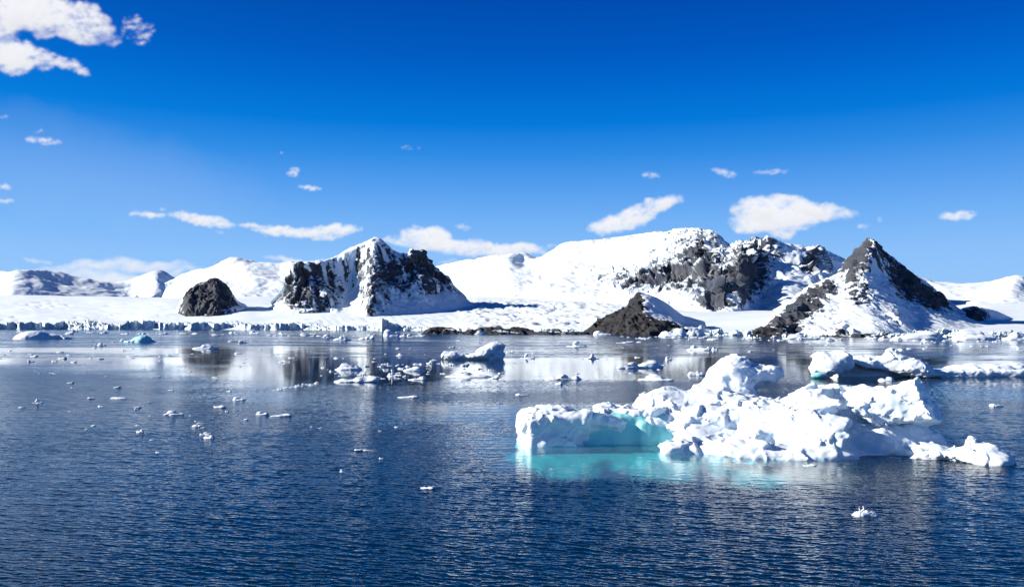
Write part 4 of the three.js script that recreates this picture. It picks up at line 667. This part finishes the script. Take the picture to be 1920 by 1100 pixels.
// how ruffled the water is, by place: distance rows of [distance, four values across from left to right]
const GRID = [[20, 1, 1, 1, 1, 1], [76, 1, 1, 0.95, 0.9, 1], [84, 1, 1, 0.55, 0.42, 0.95], [104, 1, 0.95, 0.35, 0.45, 0.9], [128, 1, 0.75, 0.42, 0.6, 0.8], [150, 0.95, 0.55, 0.4, 0.62, 0.62], [176, 0.95, 0.45, 0.62, 0.75, 0.4], [205, 0.95, 0.3, 0.45, 0.62, 0.35], [235, 0.85, 0.12, 0.2, 0.3, 0.3], [285, 0.55, 0.1, 0.2, 0.12, 0.3], [340, 0.2, 0.12, 0.3, 0.12, 0.35], [400, 0.45, 0.3, 0.5, 0.25, 0.35], [470, 0.2, 0.2, 0.5, 0.35, 0.3], [600, 0.6, 0.45, 0.55, 0.4, 0.3], [800, 0.6, 0.5, 0.45, 0.35, 0.3], [3200, 0.6, 0.5, 0.4, 0.3, 0.3]];
function ruffled(x, d) {
  const wob = Math.exp(0.1 * fbm(x / 70, 1.3, d / 90, 3)), q = d * wob; let i = 0; while (i < GRID.length - 2 && q > GRID[i + 1][0]) i++;
  const t = sstep(0, 1, clamp((q - GRID[i][0]) / (GRID[i + 1][0] - GRID[i][0]))), u = clamp((x / d / 1.25 + 0.5) * 4, 0, 3.999), j = Math.floor(u), v = u - j, A = GRID[i], B = GRID[i + 1];
  const streak = fbm(x / 190 + 5, d / 22, 4.4, 4) * 0.5 * sstep(150, 420, d) + fbm(x / 50, d / 26, 7.7, 3) * 0.4;
  return clamp(mix(mix(A[j + 1], A[Math.min(5, j + 2)], v), mix(B[j + 1], B[Math.min(5, j + 2)], v), t) + streak, 0, 1);
}
const SEA_W = 3000, SEA_L = 2600, seaRough = (() => {                  // roughness of the ripples too small to build
  const n = 2048, data = new Uint8Array(n * n * 4);
  for (let b = 0; b < n; b++) for (let a = 0; a < n; a++) { const x = ((a + 0.5) / n - 0.5) * SEA_W, d = (b + 0.5) / n * SEA_L, o = (b * n + a) * 4; if (Math.abs(x) > d * 0.8 + 20) { data[o + 1] = 110; continue; } const q = ruffled(x, d), v = mix(0.06, mix(0.07, 0.2, sstep(45, 300, d)), sstep(0.12, 0.8, q)); data[o] = data[o + 1] = data[o + 2] = v * 255; data[o + 3] = 255; }
  const t = new THREE.DataTexture(data, n, n, THREE.RGBAFormat); t.magFilter = THREE.LinearFilter; t.needsUpdate = true; return t;
})();
const ripple = (() => {                                                // tileable small wind ripples, metres
  const n = 1024, tile = 24, h = new Float32Array(n * n), r = rng(41), S = new Float32Array(n), C = new Float32Array(n);
  for (let i = 0; i < 40; i++) {
    const l = mix(0.2, 0.7, r() ** 1.3), th = (r() + r() - 1) * 0.8 + 0.2, kx = Math.round(Math.sin(th) * tile / l), ky = Math.round(Math.cos(th) * tile / l), ph = r() * 6.2832, A = 0.05 * (0.5 + r()) * l / 6.2832;
    for (let x = 0; x < n; x++) { const q = 2 * Math.PI * kx * x / n; S[x] = Math.sin(q); C[x] = Math.cos(q); }
    for (let y = 0; y < n; y++) { const q = 2 * Math.PI * ky * y / n + ph, s = A * Math.sin(q), c = A * Math.cos(q); for (let x = 0, o = y * n; x < n; x++) h[o + x] += S[x] * c + C[x] * s; }
  }
  let lo = 1e9, hi = -1e9; for (const v of h) { if (v < lo) lo = v; if (v > hi) hi = v; }
  const data = new Float32Array(n * n * 4); for (let i = 0; i < n * n; i++) data[i * 4] = data[i * 4 + 1] = data[i * 4 + 2] = (h[i] - lo) / (hi - lo);
  const t = new THREE.DataTexture(data, n, n, THREE.RGBAFormat, THREE.FloatType); t.wrapS = t.wrapT = THREE.RepeatWrapping; t.magFilter = THREE.LinearFilter; t.repeat.set(SEA_W / tile, SEA_L / tile); t.needsUpdate = true; return { t, range: hi - lo };
})();
const seaMat = new THREE.MeshPhysicalMaterial({ name: 'sea_water', color: SEA, roughness: 1, roughnessMap: seaRough, ior: 1.333 });
const windMat = seaMat.clone(); windMat.name = 'wind_ruffled_water'; windMat.bumpMap = ripple.t; windMat.bumpScale = ripple.range * 0.45;
const chopMat = windMat.clone(); chopMat.name = 'choppy_water'; chopMat.bumpScale = ripple.range * 1.15;
const clearMat = new THREE.MeshPhysicalMaterial({ name: 'clear_water', color: new THREE.Color().setRGB(0.5, 0.84, 0.95), roughness: 0.12, ior: 1.333, transmission: 0.93, thickness: 0 });
{
  const sea = root('water'), parts = [[], [], [], []], POS = [], NOR = [], UV = [];
  const fan = (d0, d1, wide, nu, nv) => {
    const o = POS.length / 3;
    for (let a = 0; a < nu; a++) for (let b = 0; b < nv; b++) {
      const sl = mix(-wide, wide, a / (nu - 1)), d = d0 * Math.pow(d1 / d0, b / (nv - 1)), x = sl * d, k = o + a * nv + b, q = ruffled(x, d);
      let h = 0, sx = 0, sz = 0; const amp = mix(0.1, 1, sstep(0.15, 0.9, q)) * sstep(1200, 300, d);
      if (amp > 0) for (const [kx, kz, ph, sl2, l] of waves) { const f = 1 - sstep(l * 115, l * 210, d); if (f <= 0) continue; const t = kx * x + kz * d + ph, A = sl2 * f * amp, kk = Math.hypot(kx, kz), c = Math.cos(t) * A; h += Math.sin(t) * A / kk; sx += c * kx / kk; sz += c * kz / kk; }
      POS.push(x, h, -d); UV.push(x / SEA_W + 0.5, d / SEA_L); const il = 1 / Math.hypot(sx, 1, sz); NOR.push(-sx * il, il, sz * il);
      if (a < nu - 1 && b < nv - 1) {
        const clear = d < 112 && d > 70 && footDepth(x, d) + 3 * (RV[PERM[PERM[a & 255] + (b & 255)]] - 0.5) > 0;
        const dice = RV[PERM[PERM[a & 255] + (b & 255)]] - 0.5; parts[clear ? 1 : q + dice * 0.35 < 0.45 ? 0 : d * (1 + 0.8 * dice + 0.4 * fbm(x / 40, 8.8, d / 40, 2)) > 112 ? 3 : 2].push(k, k + nv, k + 1, k + 1, k + nv, k + nv + 1);
      }
    }
  };
  fan(41, 115, 0.67, 690, 510); fan(115, 340, 0.7, 480, 270); fan(340, 3200, 0.9, 300, 240);
  const pos = new Float32Array(POS), nor = new Float32Array(NOR);
  const sub = (list) => { const map = new Int32Array(pos.length / 3).fill(-1), used = []; const ix = new Uint32Array(list.length); for (let i = 0; i < list.length; i++) { const v = list[i]; if (map[v] < 0) { map[v] = used.length; used.push(v); } ix[i] = map[v]; } const p = new Float32Array(used.length * 3), n = new Float32Array(used.length * 3), w = new Float32Array(used.length * 2); used.forEach((v, i) => { w[i * 2] = UV[v * 2]; w[i * 2 + 1] = UV[v * 2 + 1]; for (let c = 0; c < 3; c++) { p[i * 3 + c] = pos[v * 3 + c]; n[i * 3 + c] = nor[v * 3 + c]; } }); const g = new THREE.BufferGeometry(); g.setAttribute('position', new THREE.BufferAttribute(p, 3)); g.setAttribute('normal', new THREE.BufferAttribute(n, 3)); g.setAttribute('uv', new THREE.BufferAttribute(w, 2)); g.setIndex(new THREE.BufferAttribute(ix, 1)); return g; };
  part('open_water', sub(parts[0]), seaMat, sea); part('wind_ruffled_water', sub(parts[2]), windMat, sea); part('choppy_water', sub(parts[3]), chopMat, sea); part('clear_water', sub(parts[1]), clearMat, sea);
  // clear sea over the iceberg's foot: swallows red light first
  const body = new THREE.BoxGeometry(110, 14, 60); body.translate(22, -7.25, -92);
  part('deep_water', body, new THREE.MeshPhysicalMaterial({ name: 'deep_water', color: 0xffffff, transparent: true, opacity: 0.0, transmission: 1, thickness: 1, ior: 1.333, roughness: 0, attenuationColor: new THREE.Color().setRGB(0.03, 0.72, 0.72), attenuationDistance: 8 }), sea);
  tag(sea, 'deep blue sea of the bay, rippled near us and glassy far off', 'sea', null, 'structure');
  const floor = new THREE.PlaneGeometry(900, 400); floor.rotateX(-Math.PI / 2); floor.translate(0, -30, -200);
  tag(single('seabed', floor, new THREE.MeshStandardMaterial({ name: 'seabed', color: new THREE.Color().setRGB(0.02, 0.04, 0.06), roughness: 1 })), 'dark seabed deep below the water of the bay', 'seabed', null, 'structure');
}

// ---------------------------------------------------------------- draw
const renderer = new THREE.WebGLRenderer({ antialias: true });
renderer.toneMapping = THREE.LinearToneMapping; renderer.toneMappingExposure = EXPOSURE;
renderer.shadowMap.enabled = true; renderer.shadowMap.type = THREE.PCFSoftShadowMap;
renderer.render(scene, camera);
